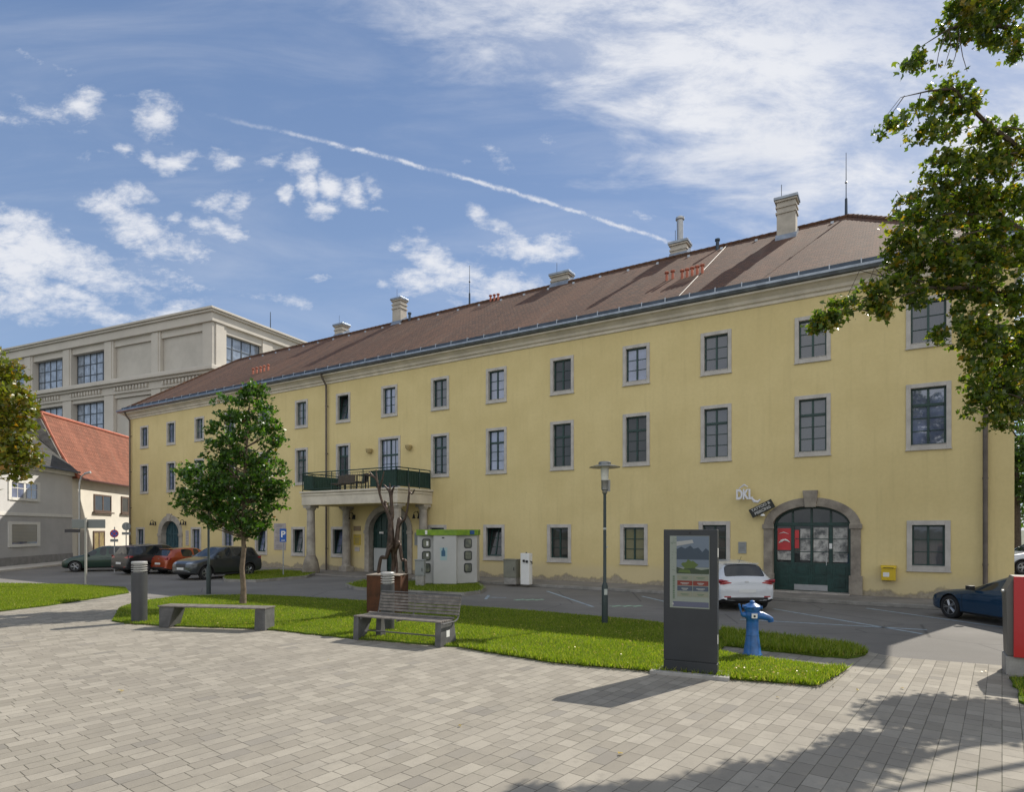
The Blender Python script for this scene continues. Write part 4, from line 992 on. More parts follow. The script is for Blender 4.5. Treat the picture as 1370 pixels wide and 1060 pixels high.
# information totem (local x along its screen, -y towards the viewer)
tr = math.atan2(9.52 - 9.86, 3.15 - 2.41)
tot = empty('information_totem', (2.41, 9.86, 0), tr, 'tall dark grey information totem with a lit town map screen on the paving', 'information totem')
TW, TD, TH = 0.815, 0.20, 2.29
q = MB(); q.box(0, TW, 0, TD, 0.23, TH); q.box(0.012, TW - .012, .015, TD - .015, 0.06, .23); q.box(0, TW, 0, TD, 0.06, 0.215)
hs = q.build('housing', M_anthracite, tot, bevel=0.006)
q = MB(); q.box(-.20, TW + .18, -.12, TD + .16, -.01, .055); q.build('base_slab', M_concrete, tot, bevel=0.01)
q = MB(); sx0, sx1, sz0, sz1 = .10, .70, 1.06, 2.19
q.box(sx0 - .008, sx1 + .008, -.006, .01, sz0 - .008, sz1 + .008); fr = q.build('screen_frame', mat('screen_bezel', (.05, .055, .055), .35), tot)
M_scr = {}
def flat(nm, c, r=.25, e=0.0):
    m = mat('screen_' + nm, c, r, spec=.5)
    b_ = m.node_tree.nodes['Principled BSDF']; b_.inputs['Emission Color'].default_value = (*c, 1); b_.inputs['Emission Strength'].default_value = e
    return m
q = MB(); q.box(sx0, sx1, -.010, -.006, sz0, sz1); scr = q.build('screen', flat('pale_green', (.22, .25, .22), .15, 0), tot)
mts = [flat('grey_sky', (.12, .155, .20), .15), flat('blue_hill', (.035, .055, .08), .15), flat('leaf_green', (.07, .11, .03), .15), flat('dark_green', (.03, .05, .03), .15), flat('red_button', (.16, .030, .022), .2), flat('slate_button', (.05, .07, .10), .2), flat('cream', (.20, .21, .16), .2), flat('white_mark', (.30, .31, .30), .2), flat('lilac_bar', (.09, .10, .15), .2), flat('mid_green_text', (.10, .15, .10), .2)]
q = MB(); y0, y1 = -.0135, -.0102
px0, px1 = sx0 + .105, sx1 - .005
q.box(px0, px1, y0, y1, 1.83, sz1 - .005, 0)
hill = [(px0, 1.80), (px1, 1.80), (px1, 1.96), (px1 - .05, 2.00), (px1 - .10, 1.94), (px1 - .16, 2.01), (px1 - .23, 1.99), (px1 - .28, 2.04), (px1 - .36, 1.99), (px1 - .42, 2.02), (px0, 1.98)]
q.prism(hill, y0 - .001, y1, 'y', 1); q.box(px0, px1, y0 - .0015, y1, 1.70, 1.82, 0)
blob = [(px0 + .12 + .11 * math.cos(a) * (1 + .25 * math.sin(5 * a)), 1.72 + .09 * math.sin(a) * (1 + .2 * math.cos(7 * a))) for a in [k * PI / 12 for k in range(24)]]
q.prism([(x + .08, z) for x, z in blob], y0 - .003, y1, 'y', 2); q.prism([(px0, 1.60), (px1, 1.60), (px1, 1.68), (px1 - .12, 1.66), (px0 + .25, 1.69), (px0 + .1, 1.67), (px0, 1.70)], y0 - .004, y1, 'y', 3)
q.prism([(px0 + .02, 1.62), (px0 + .22, 1.61), (px0 + .2, 1.66), (px0 + .05, 1.665)], y0 - .005, y1, 'y', 2)
# boat awning shape in the picture
q.prism([(px0, 2.10), (px0 + .24, 2.13), (px0 + .26, 2.08), (px0 + .1, 2.05), (px0, 2.03)], y0 - .002, y1, 'y', 7)
w_ = (px1 - px0 - .03) / 2
for i, (za, zb_) in enumerate(((1.505, 1.575), (1.415, 1.49), (1.33, 1.405), (1.24, 1.32))):
    for j in (0, 1):
        xa = px0 + .01 + j * (w_ + .01); mi = (6, 4, 5, 6)[i]; q.box(xa, xa + w_, y0, y1, za, zb_, mi)
        lng = (.10, .13)[(i + j) % 2]; q.box(xa + w_ / 2 - lng / 2, xa + w_ / 2 + lng / 2, y0 - .001, y1, (za + zb_) / 2 - .006, (za + zb_) / 2 + .006, 9 if mi == 6 else 7)
        q.box(xa + w_ / 2 - lng / 3, xa + w_ / 2 + lng / 3, y0 - .001, y1, (za + zb_) / 2 - .022, (za + zb_) / 2 - .014, 9 if mi == 6 else 7)
q.box(sx0 + .05, sx1 - .01, y0, y1, sz0 + .02, sz0 + .10, 8); q.lathe([(.018, 0), (.018, .004)], 12, M=Matrix.Translation((sx0 + .045, y0 + .002, sz0 + .06)) @ Matrix.Rotation(R(90), 4, 'X'), mi=7)
rg_ = random.Random(3)
z = 1.20
while z < 1.56: hgt = rg_.uniform(.012, .03); q.box(sx0 + .045, sx0 + .075, y0, y1, z, z + hgt, 9); z += hgt + .008
for k in range(26): xx, zz = rg_.uniform(sx0 + .01, px0 - .01), rg_.uniform(1.62, 2.15); q.box(xx, xx + rg_.uniform(.004, .03), y0, y1, zz, zz + .004, 9)
q.build('screen_picture', mts, scr)
q = MB(); q.box(TW + .0005, TW + .003, .04, .12, 1.86, 2.00); q.box(TW + .0005, TW + .003, .03, .09, .52, .66); q.build('sticker', M_white, hs)
q = MB(); q.lathe([(.012, 0), (.012, .004)], 10, M=Matrix.Translation((TW / 2, -.001, 2.235)) @ Matrix.Rotation(R(90), 4, 'X')); q.build('camera_lens', M_black, hs)

# blue hand pump hydrant
M_hyd = mat('blue_enamel', (0.012, 0.105, 0.32), 0.38, var=0.25, vscale=8, coat=0.3, bump=0.15, bscale=60)
hy = empty('water_pump', (4.37, 11.28, 0), R(-8), 'bright blue cast iron standpipe with side spout and crank in the grass', 'water pump')
q = MB(); q.lathe([(.17, 0), (.17, .035), (.155, .05), (.135, .18), (.115, .34), (.11, .36), (.115, .37), (.108, .39), (.105, .60), (.108, .66), (.135, .69), (.14, .75), (.125, .80)], 24); q.build('body', M_hyd, hy, smooth=True)
q = MB(); q.lathe([(.125, .79), (.135, .81), (.14, .855), (.165, .87), (.165, .895), (.14, .90), (.12, .92), (.06, .95), (.045, .955), (.045, .985), (.015, 1.0)], 24)
for k in range(6): a = k * PI / 3; q.box(-.02, .02, .14, .175, .855, .905, M=Matrix.Rotation(a, 4, 'Z'))
q.build('cap', M_hyd, hy, smooth=True)
q = MB(); q.tube([(.05, -.02, .74), (.16, -.03, .73), (.27, -.035, .69), (.32, -.035, .66)], [.085, .07, .055, .05], 14); q.tube([(.30, -.035, .68), (.315, -.035, .62)], [.055, .05], 14); q.build('spout', M_hyd, hy, smooth=True)
q = MB(); q.tube([(-.08, 0, .74), (-.17, -.01, .74), (-.19, -.01, .76)], [.06, .05, .03], 12); q.tube([(-.18, -.01, .74), (-.20, -.01, .80), (-.235, -.015, .93)], [.022, .018, .02], 8); q.build('crank', M_hyd, hy, smooth=True)
q = MB(); q.box(-.045, .055, -.148, -.139, .69, .775); lb = q.build('label_plate', M_white, hy, bevel=.004)
q = MB(); q.lathe([(.02, 0), (.02, .003)], 10, M=Matrix.Translation((.005, -.1495, .73)) @ Matrix.Rotation(R(90), 4, 'X')); q.build('label_mark', M_black, lb)

# benches
def slats(mb, pts, L, wd, th, n, gap=0.012):
    """n long slats following the side profile pts (y,z), running along x"""
    P_ = [Vector((y, z)) for y, z in pts]; seg = [(P_[i + 1] - P_[i]).length for i in range(len(P_) - 1)]; tot_ = sum(seg)
    for k in range(n):
        s_ = (k + .5) / n * tot_; i = 0
        while i < len(seg) - 1 and s_ > seg[i]: s_ -= seg[i]; i += 1
        c_ = P_[i].lerp(P_[i + 1], s_ / seg[i]); ang = math.atan2(*(P_[i + 1] - P_[i]).yx)
        M_ = Matrix.Translation((0, c_.x, c_.y)) @ Matrix.Rotation(ang, 4, 'X')
        mb.box(0, L, -wd / 2, wd / 2, -th / 2, th / 2, M=M_)


br_ = math.atan2(11.98 - 12.87, -1.41 + 3.30)
bn = empty('park_bench', (-3.30, 12.87, 0), br_, 'slatted bench with a backrest and concrete end supports in front of the lawn', 'bench')
BL = 2.12
for x in (0.0, BL - .13):
    q = MB(); s_ = -1 if x == 0 else 1
    q.prism([(0.0, 0), (.62, 0), (.52, .47), (0.02, .47)] if x else [(0, 0), (.12, 0), (.30, .10), (.50, .47), (.02, .47)], x, x + .13, 'x'); sp_ = q.build('support', M_conc_dark, bn, bevel=.008)
    if x == 0:
        q2 = MB(); q2.prism([(.42, 0), (.62, 0), (.55, .40), (.45, .42)], x + .25, x + .38, 'x'); q2.build('support', M_conc_dark, bn, bevel=.008)
    else:
        q2 = MB(); q2.box(x + .131, x + .136, .22, .34, .17, .30); q2.build('sticker', M_white, sp_)
q = MB(); slats(q, [(0.0, .49), (.46, .48), (.56, .52)], BL, .058, .028, 7); q.build('seat', M_wood, bn, bevel=.004)
q = MB(); slats(q, [(.585, .55), (.68, .93)], BL - .15, .05, .026, 6)
for v in range(len(q.v)): q.v[v] = (q.v[v][0] + .22 * 1.0, q.v[v][1], q.v[v][2])
q.build('backrest', M_wood, bn, bevel=.004)
q = MB()
for x in (.20, 1.1, BL + .055):
    q.tube([(x, .0, .455), (x, .45, .455), (x, .56, .49), (x, .61, .56), (x, .70, .95)], .017, 6)
q.tube([(.2, .70, .955), (BL + .055, .70, .955)], .014, 6)
q.build('frame', M_conc_dark, bn, smooth=True)
q = MB(); q.box(.1, BL - .1, .33, .36, .14, .165); q.build('stretcher', M_conc_dark, bn)
fbn = empty('flat_bench', (-8.24, 14.42, 0), math.atan2(13.9 - 14.33, -5.71 + 8.2), 'long low backless bench on concrete blocks near the young tree', 'bench')
q = MB(); slats(q, [(0.0, .50), (.44, .50)], 2.72, .056, .03, 7); q.build('seat', M_wood, fbn, bevel=.004)
for x in (0.02, 2.42):
    q = MB(); q.prism([(x, 0), (x + .26 - (.0 if x > 1 else .02), 0), (x + .28 if x > 1 else x + .40, .478), (x, .478)] if x < 1 else [(x + .02, 0), (x + .29, 0), (x + .29, .478), (x + .04, .478)], 0.02, .42, 'y'); q.build('support', M_conc_dark, fbn, bevel=.01)

# bollard lights
M_boll = mat('bollard_grey', (0.055, 0.057, 0.062), 0.5, 0.2, var=0.1)
M_louv = mat('louvre_aluminium', (0.42, 0.42, 0.41), 0.4, 0.3)
def bollard(loc, hgt, r_, label):
    e = empty('bollard_light', loc, 0, label, 'bollard light', 'bollard lights on the square')
    q = MB(); q.lathe([(r_ + .01, 0), (r_ + .01, .02), (r_, .025), (r_, hgt - .27)], 28); q.build('post', M_boll, e, smooth=True)
    q = MB(); z = hgt - .27
    q.lathe([(r_ * .72, z), (r_ * .72, hgt - .04)], 20)
    q.build('diffuser', mat('opal_diffuser', (.32, .32, .30), .4), e, smooth=True)
    q = MB()
    for k in range(4): zz = z + .035 + k * .055; q.lathe([(r_ * .70, zz + .022), (r_, zz), (r_, zz + .014), (r_ * .70, zz + .034)], 28)
    q.build('louvre', M_louv, e, smooth=True)
    q = MB(); q.lathe([(r_ * .7, hgt - .045), (r_, hgt - .045), (r_, hgt - .01), (r_ - .01, hgt), (.01, hgt)], 28); q.build('cap', M_louv, e, smooth=True)
bollard((-9.16, 15.25, 0), 1.50, .175, 'thick grey bollard light at the left end of the lawn')
bollard((-2.82, 14.05, 0), 1.32, .155, 'grey bollard light standing behind the bench with a backrest')

# abstract antlered steel figures on a rusty block
M_corten = mat('rusty_corten_steel', (0.115, 0.048, 0.026), 0.85, col2=(0.055, 0.030, 0.020), vscale=3, bump=0.3, bscale=40, fine=0.2, spec=0.2)
M_fig = mat('dark_forged_steel', (0.060, 0.040, 0.030), 0.34, 0.5, var=0.4, vscale=10, bump=0.8, bscale=45)
pd = empty('sculpture_plinth', (-3.92, 16.72, 0), R(-12), 'rust brown steel plinth carrying the branching sculpture', 'plinth')
q = MB(); q.box(0, .62, 0, .70, 0, 1.05); q.box(.62, .92, .12, .70, 0, 1.05, 0)
pb_ = q.build('block', M_corten, pd, bevel=.01)
q = MB(); q.box(-.01, .935, -.01, .71, 1.05, 1.065); q.build('top_plate', mat('pale_steel_top', (.30, .26, .22), .6, var=.2), pd)
sc_ = empty('sculpture', (-3.92, 16.72, 1.065), R(-12), 'dark abstract steel figures with raised antler like arms on the rusty plinth', 'sculpture')
def fig(name, chains):
    """one continuous skinned surface from joint chains given as (x, z, y, r)"""
    vs, es, rs, idx = [], [], [], {}
    for ch in chains:
        pv = None
        for (x, z, y, r_) in ch:
            k = (round(x, 3), round(z, 3), round(y, 3))
            if k not in idx: idx[k] = len(vs); vs.append((x, y, z)); rs.append(r_)
            if pv is not None and pv != idx[k]: es.append((pv, idx[k]))
            pv = idx[k]
    me = bpy.data.meshes.new(name); me.from_pydata(vs, es, []); me.materials.append(M_fig)
    o = bpy.data.objects.new(name, me); COL.objects.link(o); o.parent = sc_
    sk = o.modifiers.new('skin', 'SKIN'); sk.use_smooth_shade = False
    for i, r_ in enumerate(rs): me.skin_vertices[0].data[i].radius = (r_, r_)
    me.skin_vertices[0].data[0].use_root = True
    ss = o.modifiers.new('sub', 'SUBSURF'); ss.levels = 1; ss.render_levels = 1
    return o
def c_(px, pz, y, r_):   # measured outline, metres from the plinth's left front top corner
    return ((px - 120) * .00327, (880 - pz) * .00327, y, r_ * 1.22)
hip = c_(285, 640, .35, .085)
fig('left_figure', [
    [hip, c_(270, 700, .30, .06), c_(255, 745, .28, .055), c_(212, 735, .26, .05), c_(200, 800, .25, .045), c_(188, 878, .25, .05)],
    [hip, c_(300, 700, .42, .055), c_(300, 780, .44, .045), c_(292, 878, .44, .05)],
    [hip, c_(290, 560, .35, .085), c_(285, 480, .35, .08), c_(275, 400, .34, .05), c_(250, 335, .33, .04), c_(225, 305, .32, .035), c_(205, 240, .30, .03), c_(190, 180, .28, .03), c_(175, 90, .28, .025)],
    [c_(175, 90, .28, .025), c_(140, 60, .26, .02), c_(105, 20, .25, .012)], [c_(175, 90, .28, .025), c_(165, 40, .30, .018), c_(160, 0, .32, .01)],
    [c_(190, 180, .28, .03), c_(225, 90, .25, .02), c_(240, 20, .25, .012)], [c_(140, 60, .26, .02), c_(118, 62, .20, .012), c_(95, 50, .18, .008)],
    [c_(285, 480, .35, .08), c_(300, 400, .36, .05), c_(292, 300, .37, .045), c_(285, 215, .38, .04), c_(262, 175, .38, .028), c_(215, 125, .40, .014)],
    [c_(285, 215, .38, .04), c_(305, 170, .36, .025), c_(325, 140, .34, .012)], [c_(285, 215, .38, .04), c_(275, 165, .40, .02), c_(268, 115, .42, .012)],
    [c_(250, 335, .33, .04), c_(238, 290, .36, .035), c_(236, 262, .36, .03)]])
hp2 = c_(330, 630, .40, .07)
fig('right_figure', [
    [hp2, c_(362, 640, .40, .05), c_(372, 700, .40, .045), c_(380, 765, .40, .045), c_(412, 762, .40, .04), c_(416, 820, .40, .035), c_(420, 878, .40, .04)],
    [hp2, c_(312, 700, .46, .045), c_(322, 790, .48, .035), c_(325, 878, .48, .04)],
    [hp2, c_(338, 560, .40, .06), c_(352, 440, .40, .05), c_(400, 430, .42, .03), c_(425, 350, .42, .028), c_(436, 260, .42, .03), c_(442, 190, .42, .022), c_(440, 120, .42, .010)],
    [c_(442, 190, .42, .022), c_(470, 215, .40, .02), c_(498, 170, .38, .010)], [c_(352, 440, .40, .05), c_(358, 405, .40, .045)]])

# square lamps
M_lamp = mat('lamp_post_green_grey', (0.035, 0.050, 0.050), 0.45, 0.3, var=0.15)
def lamp(loc, hgt, label, sc=1.0):
    e = empty('street_lamp', loc, 0, label, 'street lamp', 'disc topped lamp posts')
    q = MB(); q.lathe([(.075, 0), (.075, .92), (.055, .98), (.040, 1.02), (.036, hgt - .78)], 16); q.build('post', M_lamp, e, smooth=True)
    q = MB(); z = hgt - .78; q.lathe([(.045, z), (.06, z + .02), (.06, z + .08), (.085, z + .10), (.085, z + .30), (.09, z + .31), (.09, z + .33)], 18); q.box(.06, .13, -.02, .02, z + .06, z + .34); q.build('head', mat('lamp_head_grey', (.22, .22, .21), .35, .7), e, smooth=True)
    q = MB(); q.lathe([(.085, z + .33), (.10, z + .60), (.10, z + .66)], 18); q.build('glass_cylinder', mat('frosted_lamp_glass', (.62, .62, .56), .25, spec=.6), e, smooth=True)
    q = MB(); q.lathe([(.10, z + .66), (.37, z + .635), (.375, z + .645), (.20, z + .70), (.15, z + .71), (.15, z + .76), (.13, z + .775), (.01, z + .78)], 32); q.build('disc_shade', mat('lamp_disc_grey', (.20, .21, .21), .3, .75), e, smooth=True)
    return e
l1 = lamp((2.23, 14.91, 0), 3.92, 'slim lamp post with a flat disc shade in front of the yellow facade')
q = MB(); q.box(-.055, .03, -.078, -.070, .72, .86, M=Matrix.Rotation(R(20), 4, 'Z')); q.box(-.045, .035, -.042, -.036, 2.28, 2.33); q.box(.03, .075, -.005, .01, 1.85, 1.88); q.build('sticker', mat('faded_sticker', (.40, .42, .40), .6, var=.3), l1)
lamp((-10.73, 21.94, 0), 3.92, 'lamp post with its head hidden in the young tree')

# white kiosk with portholes
M_kio = mat('kiosk_white_sheet', (0.43, 0.43, 0.42), 0.5, var=0.06, vscale=1.0)
M_lime = mat('lime_green_band', (0.22, 0.36, 0.015), 0.5, col2=(0.10, 0.20, 0.015), vscale=3)
M_port = mat('dark_porthole_frame', (0.02, 0.025, 0.025), 0.4)
ki = empty('vending_kiosk', (-2.6, 24.55, 0), R(-3), 'white vending kiosk with lime green top band and rounded porthole windows', 'kiosk')
KH = 2.27
q = MB()
foot = [(-.42, -.15), (.42, -.15), (.42, .10), (1.18, .55), (1.18, 1.5), (-1.18, 1.5), (-1.18, .30), (-.42, .10)]
foot = [(-.50, -.10), (.42, -.10), (.42, .12), (1.16, .60), (1.16, 1.5), (-1.16, 1.5), (-1.16, .02), (-.50, .12)]
q.prism(foot, .12, KH - .22, 'z'); kb = q.build('body', M_kio, ki, bevel=.02)
q = MB(); q.prism([(x * .97, y + .04 if y < 1 else y - .04) for x, y in foot], 0, .13, 'z'); q.build('plinth', M_conc_dark, ki)
q = MB(); q.prism([(x * 1.03, y - .03 if y < 1 else y + .03) for x, y in [(-1.16, -.0), (-.5, -.1), (.42, -.1), (1.16, .58), (1.16, 1.5), (-1.16, 1.5)]], KH - .225, KH, 'z'); tp = q.build('top_band', M_lime, ki, bevel=.01)
def rrect(cx, cz, w_, h_, r_, n=5):
    out = []
    for (sx, sz, a0) in ((1, 1, 0), (-1, 1, 90), (-1, -1, 180), (1, -1, 270)):
        for k in range(n + 1): a = R(a0 + 90 * k / n); out.append((cx + sx * (w_ / 2 - r_) + r_ * math.cos(a), cz + sz * (h_ / 2 - r_) + r_ * math.sin(a)))
    return out
def onwall(a, b_):
    a = Vector((*a, 0)); b_ = Vector((*b_, 0)); d = (b_ - a).normalized()
    M_ = Matrix.Identity(4); M_.col[0][:3] = d; M_.col[1][:3] = (-d.y, d.x, 0); M_.col[2][:3] = (0, 0, 1); M_.col[3][:3] = a
    return M_, (b_ - a).length
for side, (a, b_) in enumerate((((-1.16, .02), (-.50, .12)), ((.42, .12), (1.16, .60)))):
    M_, L_ = onwall(a, b_)
    for k in range(3):
        z = 1.72 - k * .49; q = MB(); q.prism(rrect(L_ * .53, z, .34, .38, .08), -.025, .0, 'y', M=M_); pf = q.build('porthole', M_port, ki)
        q = MB(); q.prism(rrect(L_ * .53, z, .26, .30, .06), -.032, -.024, 'y', M=M_); q.build('pane', mat('porthole_pane', (.20, .21, .15), .2, col2=(.08, .09, .08), vscale=5), pf)
        if side == 0 and k < 2: q = MB(); q.box(L_ * .53 + .0, L_ * .53 + .08, -.036, -.031, z - .09 + .06 * k, z + .09, M=M_); q.build('notice', M_white, pf)
q = MB(); q.lathe([(.055, 0), (.06, .02), (.06, .19), (.05, .22), (.03, .24), (.025, .30), (.012, .34)], 12, M=Matrix.Diagonal((1.0, .05, 1.0, 1)) @ Matrix.Translation((0, 0, 0))); 
for v in range(len(q.v)): q.v[v] = (q.v[v][0] * 1.3 - .10, q.v[v][1] - .104, q.v[v][2] + 1.22)
q.build('bottle_picture', mat('blue_bottle_print', (.03, .10, .18), .4), kb)
q = MB(); q.box(-.22, .04, -.103, -.1005, 1.06, 1.16); q.box(-.24, -.20, -.103, -.1005, 1.44, 1.56); q.box(.0, .06, -.103, -.1005, 1.42, 1.56); q.box(-.22, .05, -.1025, -.1003, 1.17, 1.56); q.build('bottle_caption', mat('pale_blue_print', (.30, .42, .44), .4), kb)
q = MB(); q.box(-.16, -.06, -.103, -.1005, 1.92, 1.97); q.build('small_mark', M_port, kb)
M_, L_ = onwall((.42, -.1), (1.16, .58))
q = MB(); q.box(.62, .82, -.07, -.035, KH - .19, KH - .03, M=M_); q.build('band_mark', mat('blue_band_mark', (.02, .08, .25), .5), tp)
q = MB(); q.box(-.83, -.74, -.10, -.078, KH - .19, KH - .03); q.build('band_mark', M_white, tp)

def cabinet(name, loc, rz_, w_, d_, h_, m, label, cat, grp=None, feet=.12):
    e = empty(name, loc, rz_, label, cat, grp)
    q = MB(); q.box(-w_ / 2, w_ / 2, 0, d_, feet + .01, h_ - .04); b_ = q.build('housing', m, e, bevel=.008)
    q = MB(); q.box(-w_ / 2 - .02, w_ / 2 + .02, -.02, d_ + .02, h_ - .04, h_); q.build('lid', m, e, bevel=.008)
    q = MB(); q.box(-w_ / 2 + .015, w_ / 2 - .015, .015, d_ - .015, 0, feet + .01); q.build('plinth', M_concrete, e)
    q = MB(); q.box(-w_ / 2 + .03, w_ / 2 - .03, -.008, 0, feet + .05, h_ - .08); dd = q.build('door', m, e, bevel=.003)
    q = MB(); q.box(w_ / 2 - .09, w_ / 2 - .065, -.025, -.008, h_ * .55, h_ * .68); q.build('handle', M_black, dd)
    return e
M_cab = mat('cabinet_grey', (0.26, 0.275, 0.27), 0.6, var=0.08)
M_cab2 = mat('cabinet_olive_grey', (0.19, 0.19, 0.155), 0.65, var=0.1)
cabinet('utility_cabinet', (-3.58, 24.0, .09), R(-6), .36, .28, 1.02, M_cab, 'narrow grey utility cabinet at the left of the white kiosk', 'utility cabinet', feet=.38)
cabinet('utility_cabinet', (-.10, 24.75, .09), FROT + PI, .58, .35, 1.0, M_cab2, 'olive grey distribution cabinet at the foot of the facade beside the charging post', 'utility cabinet', feet=.25)
ch = empty('charging_station', (.50, 24.42, .1), FROT + PI, 'white electric vehicle charging post by the yellow facade', 'charging station')
q = MB(); q.box(-.20, .20, 0, .26, 0, 1.24); hb = q.build('housing', M_white, ch, bevel=.015)
for x in (-.23, .12):
    q = MB(); q.lathe([(.04, 0), (.05, .02), (.05, .06), (.03, .08)], 12, M=Matrix.Translation((x if x > 0 else -.02, -.0, .92 + (0 if x > 0 else .02))) @ Matrix.Rotation(R(90), 4, 'X')); q.build('socket', M_black, ch, smooth=True)
q = MB(); q.tube([(.20, .1, .92), (.27, .1, .90), (.27, .1, .82)], .025, 8); q.build('plug', M_black, ch)
q = MB(); q.lathe([(.03, 1.24), (.03, 1.27), (.01, 1.28)], 10, (0, .13)); q.build('beacon', M_black, ch)

# yellow post box on the wall
pbx = empty('post_box', fw(3.19, 0), FROT, 'yellow post box fixed to the facade right of the shop doorway', 'post box')
q = MB(); q.box(-.20, .20, .03, .22, .64, 1.04); q.prism([(.02, 1.04), (.25, 1.04), (.22, 1.09), (.12, 1.12), (.02, 1.12)], -.22, .22, 'x'); q.build('box', mat('post_yellow', (.60, .42, .01), .4), pbx, bevel=.012)
q = MB(); q.box(-.14, .14, .248, .256, 1.045, 1.06); q.build('slot', M_black, pbx)
q = MB(); q.box(-.02, .15, .22, .225, .76, .90); q.build('notice', M_white, pbx)

# shop sign: white letters over a tilted black board
sgn = empty('shop_sign', fw(7.62, 0), FROT, 'white lettered shop sign with tilted black board left of the arched doorway', 'shop sign')
Mt = Matrix.Translation((-.02, .26, 3.52)) @ Matrix.Rotation(R(180), 4, 'Z') @ Matrix.Rotation(R(90), 4, 'X')
# letters stand off the wall and read from outside
text_mesh('lettering', 'DKL', .42, mat('sign_white', (.68, .68, .72), .35), sgn, Mt @ Matrix.Diagonal((.72, 1.15, 1, 1)), .035, bold=.018)
q = MB(); q.tube([(-.28, .26, 3.38), (-.36, .26, 3.28), (-.48, .26, 3.26), (-.56, .26, 3.34)], [.04, .055, .05, .02], 8); q.tube([(.16, .26, 3.76), (-.02, .26, 3.88), (-.14, .26, 3.80)], [.02, .035, .015], 6); q.build('flourish', MATS['sign_white'], sgn, smooth=True)
Mb = Matrix.Translation((-.62 + .02, .22, 3.02)) @ Matrix.Rotation(R(180), 4, 'Z') @ Matrix.Rotation(R(-27), 4, 'Y')
q = MB(); q.box(-.42, .42, -.02, .03, -.16, .16, M=Mb); q.build('board', mat('sign_black', (.012, .014, .010), .5), sgn, bevel=.006)
for s_, dz in (('TATTOO &', .075), ('PIERCING', -.07)):
    text_mesh('lettering', s_, .135, mat('sign_grey_letter', (.42, .42, .40), .5), sgn, Mb @ Matrix.Translation((0, -.022, dz)) @ Matrix.Rotation(R(90), 4, 'X'), .003, bold=.004)
q = MB(); q.tube([(.1, 0, 3.5), (.1, .24, 3.5)], .02, 6); q.tube([(-.55, 0, 3.0), (-.55, .22, 3.0)], .02, 6); q.build('bracket', M_black, sgn)
q = MB(); q.lathe([(.09, 0), (.07, .06), (.02, .09)], 12, M=Matrix.Translation((-.62, .16, 2.76))); q.build('spot_lamp', M_white, sgn, smooth=True)

# plaques and boards on the wall
def plaque(name, t, z, w_, h_, m, label, cat, o=.0, frame=None, th=.03):
    e = MB(); e.box(-w_ / 2, w_ / 2, .003, th, -h_ / 2, h_ / 2)
    ob = e.build(name, m, None, fw(t, o, z), FROT, bevel=.004); tag(ob, label, cat)
    rg = random.Random(int(t * 100)); q = MB(); zz = h_ / 2 - .07
    while zz > -h_ / 2 + .05:
        ww = w_ * rg.uniform(.25, .42); q.box(-ww, ww, th, th + .003, zz, zz + .018); zz -= rg.choice((.05, .05, .10))
    q.build('text_lines', mat('plaque_text_grey', (.16, .16, .16), .6), ob); return ob
M_board = mat('pale_pink_grey_board', (.40, .36, .35), .6, var=.1)
plaque('notice_board', 33.55, 1.85, 1.05, 1.55, M_board, 'large pale notice board on the facade behind the blue parking sign', 'notice board')
plaque('wall_plaque', 43.05, 1.70, .34, 1.0, mat('pale_plaque', (.50, .46, .44), .6), 'narrow white plaque on the wall right of the blue arched door', 'wall plaque')
plaque('wall_plaque', 27.25, 1.72, .52, .55, mat('yellow_plaque', (.50, .37, .05), .5), 'yellow plaque under the balcony left of the dark arched door', 'wall plaque')
plaque('wall_plaque', 27.25, 2.32, .52, .26, mat('ochre_plaque', (.28, .20, .11), .5), 'brown plaque above the yellow plaque under the balcony', 'wall plaque')
plaque('wall_plaque', 27.25, 1.22, .34, .22, mat('pale_plaque', (.50, .46, .44), .6), 'small pale plaque below the yellow plaque under the balcony', 'wall plaque')
plaque('meter_cabinet', 22.85, 1.80, .62, .62, M_cab, 'grey wall cabinet between the portico column and the white kiosk', 'meter cabinet', th=.15)
plaque('wall_plaque', 7.72, 1.62, .28, .42, M_cab, 'small grey plaque on the wall above the white hatchback', 'wall plaque')

def wall_lamp(t, z, label):
    e = empty('wall_lamp', fw(t, 0, z), FROT, label, 'wall lamp', 'black twin bell lamps by the doors')
    q = MB(); q.box(-.05, .05, 0, .03, -.1, .15); q.tube([(0, .03, .05), (0, .18, .22), (.06, .24, .26), (.16, .26, .18), (.16, .26, .10)], .014, 6); q.tube([(0, .18, .22), (-.06, .24, .26), (-.16, .26, .18), (-.16, .26, .10)], .014, 6); q.build('bracket', M_black, e)
    for x in (-.16, .16):
        q = MB(); q.lathe([(.02, .12), (.035, .10), (.05, .02), (.085, -.08), (.09, -.09)], 14, (x, .26)); q.build('bell_shade', M_black, e, smooth=True)
wall_lamp(27.45, 2.90, 'twin bell lamp left of the arched door under the balcony')
wall_lamp(22.95, 2.90, 'twin bell lamp right of the arched door under the balcony')
wall_lamp(46.95, 2.65, 'twin bell lamp left of the blue arched door')
wall_lamp(43.25, 2.65, 'twin bell lamp right of the blue arched door')
for t, lb_ in ((26.25, 'small ochre cup lamp on the wall left of the balcony door'), (23.55, 'small ochre cup lamp on the wall right of the balcony door')):
    q = MB(); q.lathe([(.05, -.14), (.14, -.06), (.17, .10), (.16, .11), (.02, .10)], 16, (0, .16)); q.box(-.04, .04, 0, .16, -.08, .0); ob = q.build('wall_uplighter', mat('ochre_uplighter', (.42, .33, .16), .6), None, fw(t, 0, 6.35), FROT, smooth=True); tag(ob, lb_, 'wall lamp', 'uplighters beside the balcony door')

